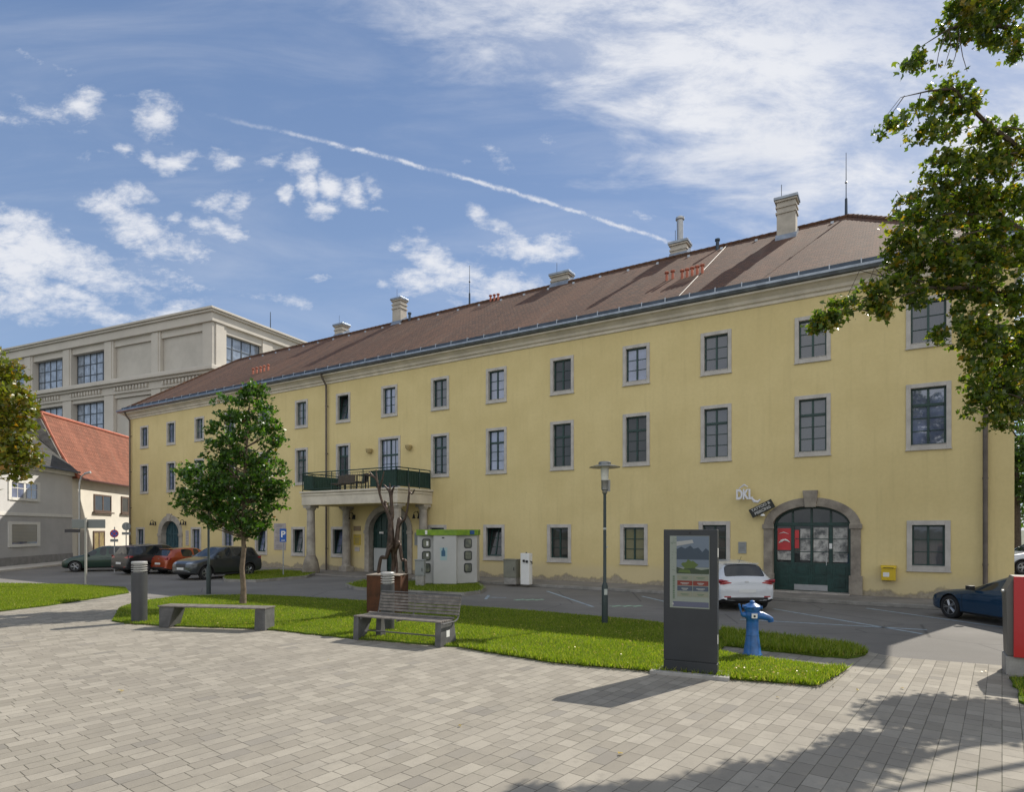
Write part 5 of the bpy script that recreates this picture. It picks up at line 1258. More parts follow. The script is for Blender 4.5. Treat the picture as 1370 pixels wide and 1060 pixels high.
# balcony furniture
M_rattan = mat('brown_rattan', (0.075, 0.055, 0.042), 0.8, var=0.3, vscale=20, bump=0.5)
def bchair(t, o, rz_, label):
    e = empty('balcony_chair', fw(t, o, 4.19), FROT + rz_, label, 'chair', 'chairs on the balcony')
    q = MB(); q.box(-.28, .28, -.28, .28, .36, .44); q.build('seat', M_rattan, e, bevel=.02)
    q = MB(); q.box(-.28, .28, -.30, -.23, .44, .90, M=Matrix.Rotation(R(6), 4, 'X')); q.build('backrest', M_rattan, e, bevel=.02)
    for x in (-.25, .25):
        for y in (-.25, .25):
            q = MB(); q.box(x - .02, x + .02, y - .02, y + .02, 0, .37); q.build('leg', M_black, e)
bchair(26.4, 1.5, R(25), 'brown rattan chair on the balcony, furthest left one')
bchair(25.5, 1.6, R(-20), 'brown rattan chair on the balcony beside the table')
bchair(27.25, 1.3, R(10), 'brown rattan chair on the balcony behind the left green screen')
tb = empty('balcony_table', fw(24.85, 1.7, 4.19), FROT, 'small dark table on the balcony between chairs and right green screen', 'table')
q = MB(); q.box(-.45, .45, -.35, .35, .70, .74); q.build('tabletop', M_rattan, tb, bevel=.01)
for x in (-.38, .38):
    for y in (-.28, .28):
        q = MB(); q.box(x - .02, x + .02, y - .02, y + .02, 0, .70); q.build('leg', M_black, tb)

# traffic signs
M_blue_s = mat('sign_blue', (0.01, 0.09, 0.38), 0.4)
M_back = mat('sign_back_grey', (0.20, 0.21, 0.21), 0.5, 0.4)
ps = empty('parking_sign', (-11.05, 29.95, 0.05), R(8), 'blue parking sign with a white letter on a grey pole in the small lawn', 'traffic sign')
q = MB(); q.tube([(0, .03, 0), (0, .03, 2.38)], .03, 8); q.build('pole', M_galv, ps, smooth=True)
q = MB(); q.box(-.155, .155, -.01, .0, 1.62, 2.26); bd_ = q.build('panel', M_blue_s, ps, bevel=.004)
text_mesh('letter', 'P', .42, M_white, bd_, Matrix.Translation((0, -.012, 1.98)) @ Matrix.Rotation(R(90), 4, 'X'), .002, bold=.012)
q = MB(); q.box(-.09, .09, -.014, -.011, 1.68, 1.71); q.build('arrow', M_white, bd_)
s1 = empty('direction_sign', (-17.45, 25.4, 0.03), R(6), 'pale pole with a wide sign board seen from behind on the left lawn', 'street sign')
q = MB(); q.tube([(0, 0, 0), (0, 0, 2.72)], .045, 10); q.build('pole', mat('pale_sign_pole', (.38, .37, .34), .5, .2), s1, smooth=True)
q = MB(); q.box(-.58, .72, .05, .08, 2.30, 2.66); q.build('board', M_back, s1, bevel=.01)
s2 = empty('no_stopping_sign', (-20.9, 32.6, 0), R(10), 'round no stopping sign with a small plate beside the white house', 'traffic sign')
q = MB(); q.tube([(0, .03, 0), (0, .03, 2.4)], .03, 8); q.build('pole', M_galv, s2, smooth=True)
def disc(r_, y0_, y1_, z, x=0, n=28, inner=0):
    return Matrix.Translation((x, y0_, z)) @ Matrix.Rotation(R(90), 4, 'X')
q = MB(); q.lathe([(.01, 0), (.165, 0), (.165, .010), (.01, .010)], 28, M=disc(0, 0, 0, 2.05)); pn = q.build('disc', M_blue_s, s2)
q = MB(); q.lathe([(.01, .001), (.21, .001), (.21, .006), (.01, .006)], 28, M=disc(0, 0, 0, 2.05)); q.box(-.02, .02, -.016, -.005, -.18, .18, M=Matrix.Translation((0, 0, 2.05)) @ Matrix.Rotation(R(45), 4, 'Y')); q.box(-.02, .02, -.016, -.005, -.18, .18, M=Matrix.Translation((0, 0, 2.05)) @ Matrix.Rotation(R(-45), 4, 'Y')); q.build('red_ring', mat('sign_red', (.45, .02, .02), .4), pn)
q = MB(); q.box(-.19, .19, -.01, 0, 1.62, 1.76); q.build('plate', M_back, s2)
s3 = empty('round_sign', (-23.0, 37.0, 0), R(10), 'round grey sign back on a pole at the corner of the yellow building', 'traffic sign')
q = MB(); q.tube([(0, -.03, 0), (0, -.03, 2.6)], .03, 8); q.build('pole', M_galv, s3, smooth=True)
q = MB(); q.lathe([(.01, 0), (.24, 0), (.24, .01), (.01, .01)], 28, M=disc(0, 0, 0, 2.45)); q.box(-.24, .24, -.01, 0, 1.95, 2.10); q.build('disc', M_back, s3)
l3 = empty('arm_lamp', (-24.4, 35.0, 0), 0, 'tall grey street lamp with a curved arm in front of the white house', 'street lamp')
q = MB(); q.tube([(0, 0, 0), (0, 0, 4.9), (.10, 0, 5.25), (.35, 0, 5.45)], [.06, .045, .04, .03], 8); q.build('post', M_galv, l3, smooth=True)
q = MB(); q.tube([(.28, 0, 5.42), (.62, 0, 5.50)], [.05, .07], 10); q.build('lamp_head', M_galv, l3, smooth=True)
q = MB(); q.box(-.80, .05, -.06, -.03, 2.10, 2.28); ob = q.build('street_sign', mat('dark_sign_board', (.03, .03, .035), .5), None, (-24.4, 35.0, 0), 0); tag(ob, 'dark narrow sign board fixed low on the curved arm lamp', 'street sign')

# red and grey machine at the right edge
rm = empty('service_box', (7.77, 9.76, 0), R(-33), 'red faced grey service box on a concrete foot at the right edge', 'service box')
q = MB(); q.prism([(.02, .30), (.0, 1.32), (.10, 1.55), (.62, 1.55), (.62, .30)], 0, .55, 'y'); q.build('housing', mat('warm_grey_steel', (.13, .125, .115), .5, .3), rm, bevel=.01)
q = MB(); q.box(.09, .80, -.07, -.002, .30, 1.56); q.build('red_panel', mat('gloss_red', (.42, .012, .018), .3, coat=.4), rm, bevel=.006)
q = MB(); q.box(-.0, .66, .0, .56, 0, .295); q.build('foot', M_concrete, rm, bevel=.01)
q = MB(); q.lathe([(.025, 0), (.025, .03), (.01, .04)], 12, M=Matrix.Translation((.0, .25, 1.30)) @ Matrix.Rotation(R(-90), 4, 'Y')); q.build('lock', M_metal, rm)

# ------------------------------------------------------------------ cars
def paint(nm, col, met=0.3, rough=0.28): return mat(nm, col, rough, met, var=0.04, vscale=2, coat=0.9, spec=0.5)
M_tyre = mat('tyre_rubber', (0.014, 0.014, 0.015), 0.8, var=0.2, vscale=20)
M_rim = mat('alloy_rim', (0.36, 0.37, 0.38), 0.3, 0.8)
M_trim = mat('black_car_plastic', (0.018, 0.018, 0.019), 0.55)
M_tail = mat('red_tail_lens', (0.28, 0.008, 0.012), 0.15, coat=.6)
M_head = mat('clear_headlight', (0.38, 0.40, 0.42), 0.12, 0.4, coat=.8)
M_plate = mat('number_plate', (0.62, 0.63, 0.62), 0.4)
TYPES = {}
# station: x, bottom, belt z, top z, half width, half width at roof/hood edge ; tag
TYPES['hatch'] = dict(L=4.05, wb=(1.28, -1.25), wr=.31, st=[
 (2.02, .30, .56, .60, .56, .42, 'b'), (1.96, .22, .62, .69, .74, .60, 'b'), (1.70, .18, .72, .80, .83, .70, 'b'), (1.25, .18, .84, .92, .855, .74, 'b'),
 (.92, .18, .90, .97, .86, .74, 'b'), (.86, .18, .905, .985, .86, .74, 'w'), (.16, .18, .92, 1.40, .865, .60, 'w'), (.06, .18, .92, 1.435, .865, .60, 'g'), (-.22, .18, .93, 1.46, .865, .605, 'g'), (-.30, .18, .93, 1.462, .865, .605, 'p'),
 (-.36, .18, .93, 1.462, .865, .605, 'g'), (-.95, .18, .96, 1.445, .865, .60, 'g'), (-1.05, .18, .97, 1.44, .865, .595, 'p'), (-1.50, .20, .99, 1.40, .855, .57, 'p'),
 (-1.58, .20, .99, 1.37, .85, .56, 'r'), (-1.84, .22, .97, 1.03, .84, .62, 'r'), (-1.90, .24, .92, .97, .835, .64, 'b'), (-1.97, .27, .80, .86, .82, .66, 'b'), (-2.03, .32, .62, .66, .76, .62, 'b')])
TYPES['suv'] = dict(L=4.5, wb=(1.38, -1.32), wr=.345, st=[
 (2.22, .36, .68, .74, .60, .46, 'b'), (2.15, .28, .78, .86, .78, .64, 'b'), (1.90, .24, .88, .97, .88, .76, 'b'), (1.35, .24, .98, 1.07, .90, .79, 'b'),
 (1.00, .24, 1.03, 1.11, .905, .79, 'b'), (.94, .24, 1.04, 1.12, .905, .79, 'w'), (.30, .24, 1.06, 1.57, .91, .64, 'w'), (.18, .24, 1.06, 1.61, .91, .64, 'g'), (-.18, .24, 1.07, 1.64, .91, .645, 'g'), (-.26, .24, 1.07, 1.642, .91, .645, 'p'),
 (-.34, .24, 1.07, 1.642, .91, .645, 'g'), (-1.10, .24, 1.09, 1.62, .91, .64, 'g'), (-1.20, .24, 1.10, 1.615, .91, .635, 'p'), (-1.32, .24, 1.10, 1.61, .91, .63, 'g'), (-1.72, .26, 1.12, 1.58, .90, .61, 'g'), (-1.84, .26, 1.12, 1.56, .895, .60, 'p'),
 (-1.90, .26, 1.12, 1.54, .89, .60, 'r'), (-2.12, .28, 1.08, 1.15, .88, .68, 'r'), (-2.17, .30, 1.02, 1.08, .875, .68, 'b'), (-2.24, .34, .80, .86, .85, .68, 'b'), (-2.27, .40, .66, .70, .80, .64, 'b')])
TYPES['fastback'] = dict(L=4.85, wb=(1.50, -1.42), wr=.335, st=[
 (2.40, .30, .56, .60, .58, .44, 'b'), (2.34, .22, .62, .68, .76, .62, 'b'), (2.05, .17, .70, .76, .87, .76, 'b'), (1.50, .17, .80, .86, .905, .79, 'b'),
 (.96, .17, .87, .93, .91, .78, 'b'), (.88, .17, .875, .94, .91, .77, 'w'), (-.02, .17, .90, 1.33, .915, .60, 'w'), (-.14, .17, .90, 1.36, .915, .60, 'g'), (-.42, .17, .91, 1.385, .915, .60, 'g'), (-.49, .17, .91, 1.387, .915, .60, 'p'),
 (-.55, .17, .91, 1.387, .915, .60, 'g'), (-1.25, .17, .94, 1.345, .915, .58, 'g'), (-1.33, .17, .945, 1.335, .915, .58, 'p'), (-1.45, .17, .95, 1.31, .91, .57, 'r'), (-2.08, .18, .98, 1.06, .90, .66, 'r'),
 (-2.14, .20, .975, 1.04, .90, .68, 'b'), (-2.34, .26, .90, .96, .87, .70, 'b'), (-2.42, .32, .66, .70, .80, .62, 'b')])
for nm, kx, ks in (('small_hatch', .97, 1.0), ('crossover', .95, 1.0)):
    src = TYPES['hatch' if nm == 'small_hatch' else 'suv']
    TYPES[nm] = dict(L=src['L'] * kx, wb=tuple(v * kx for v in src['wb']), wr=src['wr'], st=[(s[0] * kx,) + s[1:] for s in src['st']])
body_cache = {}


def car_shell(kind):
    T_ = TYPES[kind]; st = T_['st']; N = 8; vs = []; fs = []; ms = []
    for (x, zb, zs, zt, w_, wr, tg) in st:
        hz = zs - zb
        half = [(0, zb), (w_ * .86, zb), (w_ * .97, zb + .08), (w_, zb + hz * .48), (w_ * .985, zs - .06), (w_ * .955, zs), (wr, zt - .045 if zt - zs > .2 else zt - .02), (wr * .86, zt), (0, zt + (.03 if zt - zs > .2 else .02))]
        ring = [(x, y, z) for y, z in half] + [(x, -y, z) for y, z in half[-2:0:-1]]
        vs += ring
    M_ = 16
    for i in range(len(st) - 1):
        ta, tb_ = st[i][6], st[i + 1][6]
        for k in range(M_):
            k2 = (k + 1) % M_; fs.append((i * M_ + k, i * M_ + k2, (i + 1) * M_ + k2, (i + 1) * M_ + k))
            mi = 0; kk = k if k < 8 else 15 - k
            if kk == 5:                                     # belt to roof edge
                if ta == 'g' and tb_ in 'gp' or (ta == 'w' and tb_ == 'w'): mi = 1
                if ta == 'p': mi = 0
                if ta == 'w' and tb_ == 'w': mi = 1
            if kk == 7 and ta == 'w' and tb_ == 'w': mi = 2
            if kk in (6,) and ta == 'w' and tb_ == 'w': mi = 0
            if kk in (6, 7) and ta == 'r' and tb_ == 'r': mi = 3
            if kk in (0, 1): mi = 4
            ms.append(mi)
    fs.append(tuple(range(M_))); ms.append(0); fs.append(tuple((len(st) - 1) * M_ + k for k in range(M_))[::-1]); ms.append(0)
    me = bpy.data.meshes.new('shell'); me.from_pydata(vs, [], fs)
    dm = [bpy.data.materials.new('slot_%d' % i) for i in range(6)]
    for m in dm: me.materials.append(m)
    me.polygons.foreach_set('material_index', ms)
    cre = me.attributes.new('crease_edge', 'FLOAT', 'EDGE')
    bm = bmesh.new(); bm.from_mesh(me); bmesh.ops.recalc_face_normals(bm, faces=bm.faces); bm.to_mesh(me); bm.free()
    cr = me.attributes.get('crease_edge'); 
    fm = {}
    for p in me.polygons:
        for e in p.edge_keys: fm.setdefault(tuple(sorted(e)), []).append(p.material_index)
    vals = [.55 if len(set(fm.get(tuple(sorted(e.vertices)), [0]))) > 1 else 0.0 for e in me.edges]
    if cr: cr.data.foreach_set('value', vals)
    o = bpy.data.objects.new('shell', me); COL.objects.link(o)
    s_ = o.modifiers.new('s', 'SUBSURF'); s_.levels = 2
    # wheel arches
    cb = MB()
    for wx in T_['wb']:
        for sy in (-1, 1): cb.lathe([(T_['wr'] + .055, -.14), (T_['wr'] + .055, .5)], 28, M=Matrix.Translation((wx, sy * .72, T_['wr'])) @ Matrix.Rotation(R(-90 * sy), 4, 'X'))
    cu = cb.build('cutter', dm[5])
    bo = o.modifiers.new('b', 'BOOLEAN'); bo.operation = 'DIFFERENCE'; bo.object = cu; bo.solver = 'EXACT'
    try: bo.material_mode = 'TRANSFER'
    except Exception: pass
    dg = bpy.context.evaluated_depsgraph_get(); em = bpy.data.meshes.new_from_object(o.evaluated_get(dg))
    bpy.data.objects.remove(o); bpy.data.objects.remove(cu)
    names = [m.name if m else '' for m in em.materials]; out = {}
    V_ = [tuple(v.co) for v in em.vertices]
    for p in em.polygons:
        nm = names[p.material_index] if p.material_index < len(names) else ''
        i = int(nm.split('_')[1].split('.')[0]) if nm.startswith('slot_') else 0
        out.setdefault(i, []).append(tuple(p.vertices))
    bvh = BVHTree.FromPolygons(V_, [tuple(p.vertices) for p in em.polygons])
    parts = {}
    for i, fl in out.items():
        used = sorted({v for f in fl for v in f}); mp = {v: k for k, v in enumerate(used)}
        parts[i] = ([V_[v] for v in used], [tuple(mp[v] for v in f) for f in fl])
    for m in dm: bpy.data.materials.remove(m)
    return parts, bvh


def car(kind, name, loc, heading, sc, m_body, label, cat, rails=False, two_tone=None, grp=None, rim=None):
    if kind not in body_cache: body_cache[kind] = car_shell(kind)
    parts, bvh = body_cache[kind]; T_ = TYPES[kind]; st = T_['st']; half = T_['L'] / 2
    root = empty(name, loc, heading, label, cat, grp); root.scale = (sc, sc, sc)
    def mk(nm, ids, m, parent=root):
        q = MB()
        for i in ids:
            if i in parts: q.add(*parts[i])
        return q.build(nm, m, parent, smooth=True, fix=False)
    def mk2(nm, m):
        if 1 not in parts: return
        V2, F2 = parts[1]
        for s_ in (-1, 1):
            fl = [f for f in F2 if sum(V2[v][1] for v in f) * s_ > 0]; us = sorted({v for f in fl for v in f}); mp = {v: k for k, v in enumerate(us)}
            q = MB(); q.add([V2[v] for v in us], [tuple(mp[v] for v in f) for f in fl]); q.build(nm, m, root, smooth=True, fix=False)
    body = mk('body', (0,), m_body); mk('wheel_arch_liner', (5,), M_trim); mk('underbody', (4,), M_trim)
    mk2('side_window', G_car); mk('windscreen', (2,), G_car); mk('rear_window', (3,), G_car)
    # wheels
    for wx in T_['wb']:
        for sy in (-1, 1):
            r_ = T_['wr']; Mw = Matrix.Translation((wx, sy * (st[6][4] - .125), r_)) @ Matrix.Rotation(R(-90 * sy), 4, 'X')
            q = MB(); q.lathe([(r_ * .62, -.10), (r_ * .93, -.105), (r_, -.075), (r_, .075), (r_ * .95, .105), (r_ * .70, .108), (r_ * .66, .09)], 28, M=Mw); ty = q.build('wheel', M_tyre, root, smooth=True)
            q = MB(); q.lathe([(r_ * .66, .02), (r_ * .67, .095), (r_ * .63, .098), (r_ * .60, .03)], 28, M=Mw)
            for k in range(5):
                for dk in (-.13, .13):
                    a = k * 2 * PI / 5 + dk; q.tube([Mw @ Vector((.04 * math.cos(a), .04 * math.sin(a), .085)), Mw @ Vector((r_ * .64 * math.cos(a), r_ * .64 * math.sin(a), .08))], [.028, .020], 5)
            q.lathe([(.06, .06), (.055, .10), (.01, .105)], 12, M=Mw); q.build('rim', rim or M_rim, ty, smooth=True)
            q = MB(); q.lathe([(.005, .015), (r_ * .6, .015), (r_ * .6, .02), (.005, .02)], 20, M=Mw); q.build('brake_disc', M_trim, ty)
    # features projected on the shell
    def proj(nm, pts, axis, off, m, parent=None, sy=1):
        """pts: outline in (a, z); axis 'y': side (a=x), 'x+': front (a=y), 'x-': rear (a=y)"""
        vs = []
        for a, z in pts:
            if axis == 'y': org, d = Vector((a, 2 * sy, z)), Vector((0, -sy, 0))
            elif axis == 'x+': org, d = Vector((4, a, z)), Vector((-1, 0, 0))
            else: org, d = Vector((-4, a, z)), Vector((1, 0, 0))
            h_ = bvh.ray_cast(org, d)
            p = h_[0] if h_[0] is not None else None
            if p is None: p = Vector((a, sy * .85, z)) if axis == 'y' else Vector(((1 if axis == 'x+' else -1) * (half - .05), a, z))
            vs.append(p - d * off)
        n = len(vs); q = MB()
        return vs, n
    def patch(nm, a0, a1, z0, z1, axis, m, off=.006, sy=1, nx=6, nz=3, shape=None, parent=None):
        grid = []
        for i in range(nx + 1):
            for j in range(nz + 1):
                u, v = i / nx, j / nz; a = a0 + (a1 - a0) * u
                zl, zh = (z0, z1) if shape is None else shape(u)
                grid.append((a, zl + (zh - zl) * v))
        vs, n = proj(nm, grid, axis, off, m, sy=sy)
        q = MB(); q.add([tuple(v) for v in vs], [(i * (nz + 1) + j, (i + 1) * (nz + 1) + j, (i + 1) * (nz + 1) + j + 1, i * (nz + 1) + j + 1) for i in range(nx) for j in range(nz)])
        return q.build(nm, m, parent or root, smooth=True, fix=False)
    zb = st[10][2]
    big = kind in ('suv', 'crossover'); zl = .82 if big else .66; rl_ = .92 if big else .80
    wN = st[2][4]
    for sy in (-1, 1):
        patch('headlight', .38 * sy, (wN - .10) * sy, zl - .02, zl + .12, 'x+', M_head, shape=lambda u: (zl - .03 + .03 * u, zl + .02 + .08 * u + (.02 if big else 0)))
        patch('tail_light', .46 * sy, .80 * sy, rl_, rl_ + .14, 'x-', M_tail, shape=lambda u: (rl_ - .01 + .05 * (1 - u), rl_ + .06 + .10 * u))
        patch('tail_light', -half + .05, -half + .30, rl_ + .03, rl_ + .15, 'y', M_tail, sy=sy, shape=lambda u: (rl_ + .02 + .05 * u, rl_ + .16 - .03 * u))
        patch('rear_reflector', .50 * sy, .70 * sy, .42, .46, 'x-', M_tail)
        # sill and door seams
        x0_, x1_ = T_['wb'][1] + T_['wr'] + .10, T_['wb'][0] - T_['wr'] - .10
        patch('sill', x0_, x1_, .20, .32 if big else .27, 'y', M_trim, sy=sy)
        for xs_ in (x1_ - .02, st[9][0], x0_ + .16): patch('door_seam', xs_ - .006, xs_ + .006, .34, zb - .04, 'y', M_trim, .003, sy, nx=1, nz=8)
        for xs_ in (st[9][0] + .12, x0_ + .30):
            vs, _ = proj('h', [(xs_, zb - .14), (xs_ + .17, zb - .13)], 'y', .02, None, sy=sy); q = MB(); q.tube(vs, .014, 6); q.build('door_handle', m_body if not big else M_trim, body)
        mx_ = st[5][0] - .22
        q = MB(); yb = sy * (st[6][4] + .04); Mm = Matrix.Translation((mx_, yb + sy * .03, zb + .06)); q.box(-.07, .07, -.09, .09, -.06, .06, M=Mm); q.tube([(mx_, yb - sy * .08, zb + .0), (mx_, yb, zb + .05)], .025, 6); q.build('mirror', m_body if kind != 'fastback' else M_trim, root, bevel=.02)
        if rails: q = MB(); q.tube([(st[7][0], sy * .62, st[7][3] - .02), (st[8][0], sy * .64, st[8][3] + .03), (st[-6][0] + .1, sy * .62, st[-6][3] + .02)], .02, 6); q.build('roof_rail', M_galv, root)
        if big:
            for wx in T_['wb']:
                vs = []
                for k in range(15):
                    a = PI * k / 14; vs.append((wx + (T_['wr'] + .085) * math.cos(a), T_['wr'] + (T_['wr'] + .085) * math.sin(a)))
                pts, _ = proj('c', vs, 'y', .004, None, sy=sy); q = MB(); q.tube(pts, .032, 6); q.build('arch_trim', M_trim, root)
    patch('number_plate', -.26, .26, .52 if big else .42, .63 if big else .53, 'x+', M_plate, .012)
    patch('number_plate', -.26, .26, .60 if big else .56, .71 if big else .66, 'x-', M_plate, .012)
    patch('grille', -.36, .36, .64 if big else .56, .80 if big else .64, 'x+', M_trim, .004, nx=8)
    patch('lower_intake', -.55, .55, .34, .46, 'x+', M_trim, .004, nx=8)
    patch('rear_bumper_insert', -.62, .62, .32, .42, 'x-', M_trim, .004, nx=8)
    if kind in ('hatch', 'small_hatch'):
        patch('badge', -.06, .06, .86, .90, 'x-', M_rim, .01); q = MB(); x = st[13][0]; q.box(x - .12, x + .06, -.52, .52, st[13][3] - .0, st[13][3] + .022); q.build('roof_spoiler', m_body, root, bevel=.012)
        q = MB(); q.tube([(x + .15, 0, st[13][3]), (x - .05, 0, st[13][3] + .22)], .006, 4); q.build('aerial', M_black, root)
    return root


def ang(dx, dy): return math.atan2(dy, dx)
P_white = paint('white_car_paint', (0.56, 0.58, 0.61), 0.0)
P_blue = paint('dark_blue_car_paint', (0.008, 0.050, 0.115), 0.4, .25)
P_red = paint('orange_red_car_paint', (0.34, 0.060, 0.016), 0.3)
P_grey = paint('graphite_car_paint', (0.040, 0.046, 0.050), 0.4)
P_blk = mat('black_car_paint', (0.010, 0.011, 0.013), 0.35, 0.0, coat=0.3)
P_grn = paint('dark_green_car_paint', (0.006, 0.032, 0.020), 0.35)
P_sil = paint('silver_car_paint', (0.35, 0.37, 0.40), 0.6)
def rear_at(x, y, hx, hy, L): n = math.hypot(hx, hy); return (x + hx / n * L / 2, y + hy / n * L / 2, 0)
k = .93
car('hatch', 'parked_car', rear_at(6.55, 17.25, -.03, .99, 4.05 * k), ang(-.03, .99), k, P_white, 'white hatchback seen from behind in front of the shop doorway', 'car')
car('fastback', 'parked_car', (12.17, 14.74, 0), ang(-.1, .995), .88, P_blue, 'dark blue fastback car parked at the right by the box', 'car')
k = .90
car('crossover', 'parked_car', (-13.95, 29.4, 0), ang(-.46, -.89), k, P_grey, 'graphite grey crossover facing the square beside the young tree', 'car')
car('small_hatch', 'parked_car', rear_at(-17.8, 31.2, .46, .89, 4.0 * k), ang(.50, .86), k, P_red, 'orange red hatchback between the black estate and the grey crossover', 'car')
car('suv', 'parked_car', rear_at(-19.65, 31.0, .50, .86, 4.5 * k), ang(.50, .86), k, P_blk, 'black car with roof rails and red tail lamps next to the orange red hatchback', 'car', rails=True)
car('small_hatch', 'parked_car', (-22.5, 34.2, 0), ang(-.93, -.36), .93, P_grn, 'dark green car in front of the white house', 'car')
car('suv', 'parked_car', (27.2, 32.0, 0), ang(-1, .1), 1.0, P_sil, 'silver car beyond the right corner of the yellow building', 'car')

# ------------------------------------------------------------------ trees
def leaf_cloud(name, P_, size, m, parent, seed=1, droop=0.3):
    rg = np.random.default_rng(seed); n = len(P_)
    nrm = rg.normal(size=(n, 3)); nrm[:, 2] += 0.6; nrm /= np.linalg.norm(nrm, axis=1)[:, None]
    r_ = rg.normal(size=(n, 3)); a = np.cross(nrm, r_); a /= np.linalg.norm(a, axis=1)[:, None]; b_ = np.cross(nrm, a)
    s_ = (size * rg.uniform(.5, 1.35, n))[:, None]
    # bent five pointed blade: 7 vertices, 5 triangles sharing a spine
    prof = [(0, -.5, 0), (.30, -.30, .06), (.55, .10, .10), (.18, .12, .0), (0, .62, -.10), (-.18, .12, .0), (-.55, .10, .10), (-.30, -.30, .06)]
    tri = [(0, 1, 3), (1, 2, 3), (0, 3, 5), (3, 4, 5), (0, 5, 7), (5, 6, 7)]
    K = len(prof); V_ = np.empty((n, K, 3))
    for k, (x, y, z) in enumerate(prof): V_[:, k] = P_ + a * (x * s_) + b_ * (y * s_) + nrm * (z * s_)
    F = np.array(tri, dtype=np.int32); nf = len(tri)
    idx = (np.arange(n, dtype=np.int32)[:, None, None] * K + F[None]).reshape(-1)
    me = bpy.data.meshes.new(name); me.vertices.add(n * K); me.vertices.foreach_set('co', V_.ravel())
    me.loops.add(len(idx)); me.loops.foreach_set('vertex_index', idx)
    me.polygons.add(n * nf); me.polygons.foreach_set('loop_start', np.arange(0, n * nf * 3, 3, dtype=np.int32)); me.polygons.foreach_set('loop_total', np.full(n * nf, 3, np.int32))
    me.update(); me.materials.append(m); o = bpy.data.objects.new(name, me); COL.objects.link(o); o.parent = parent
    return o


def sprays(blobs, n_spray, per, spread, seed, shell=.5):
    """leaf positions gathered in small sprays scattered through ellipsoid blobs (cx,cy,cz,rx,ry,rz,weight)"""
    rg = np.random.default_rng(seed); wts = np.array([b_[6] for b_ in blobs]); wts = wts / wts.sum(); out = []; cen = []
    ch_ = rg.choice(len(blobs), n_spray, p=wts)
    for i in ch_:
        b_ = blobs[i]; d = rg.normal(size=3); d /= np.linalg.norm(d); rr = rg.uniform(shell, 1.0) ** .6
        c0 = np.array(b_[:3]) + d * rr * np.array(b_[3:6]); cen.append(c0)
        k = max(3, int(per * rg.uniform(.5, 1.5)))
        off = rg.normal(size=(k, 3)) * spread * np.array([1, 1, .6]); off[:, 2] -= np.abs(off[:, 0]) * .25
        out.append(c0 + off)
    return np.concatenate(out), np.array(cen)


# young maple on the lawn: measured blobs, metres above ground
yt = empty('young_tree', (-8.12, 18.72, 0), 0, 'young broadleaf tree with a slim pale trunk on the lawn', 'tree')
def yb(px, py, r_px, dy=0.0, wgt=1.0, ry=None):
    Z = 18.72 + dy; x = (px - 685) / 830 * Z + 8.12; z = 2.3 + (708 - py) / 830 * Z; r_ = r_px / 830 * Z
    return (x, dy, z, r_, ry or min(r_ * 1.05, 1.0), r_ * 1.0, wgt * r_ ** 2)
YB = [yb(340, 535, 20), yb(305, 550, 20), yb(350, 560, 24), yb(300, 580, 26), yb(340, 590, 34), yb(285, 575, 8), yb(372, 590, 8), yb(318, 640, 40, 0, 1.4), yb(360, 635, 26), yb(272, 640, 26, .2), yb(246, 628, 12, .3), yb(243, 665, 14, .2),
      yb(262, 675, 20), yb(330, 680, 34, -.3, 1.2), yb(370, 670, 16), yb(290, 690, 22), yb(325, 705, 18), yb(350, 700, 14), yb(345, 518, 10), yb(293, 535, 9), yb(290, 610, 24), yb(378, 650, 9), yb(300, 660, 34, .3, 1.3)]
P_, cen = sprays(YB, 1000, 14, .08, 21, .4)
leaf_cloud('crown', P_, .105, L_young, yt, 5)
q = MB(); q.tube([(0, 0, -.02), (.02, 0, .5), (-.03, 0, 1.1), (.03, 0, 1.7), (.0, 0, 2.4), (.04, 0, 3.4), (.10, 0, 4.6), (.2, 0, 6.0)], [.105, .078, .072, .068, .062, .05, .035, .012], 10)
rgt = random.Random(4)
for c0 in cen[::9]:
    z0 = min(max(c0[2] - .35 - rgt.uniform(0, .5), 2.0), 5.4); base_ = Vector((.03, 0, z0)); t_ = Vector(c0); mid = base_.lerp(t_, .5) + Vector((0, 0, -.08)); q.tube([base_, mid, t_], [.025, .014, .006], 5, cap=False)
q.build('trunk', M_bark_young, yt, smooth=True)

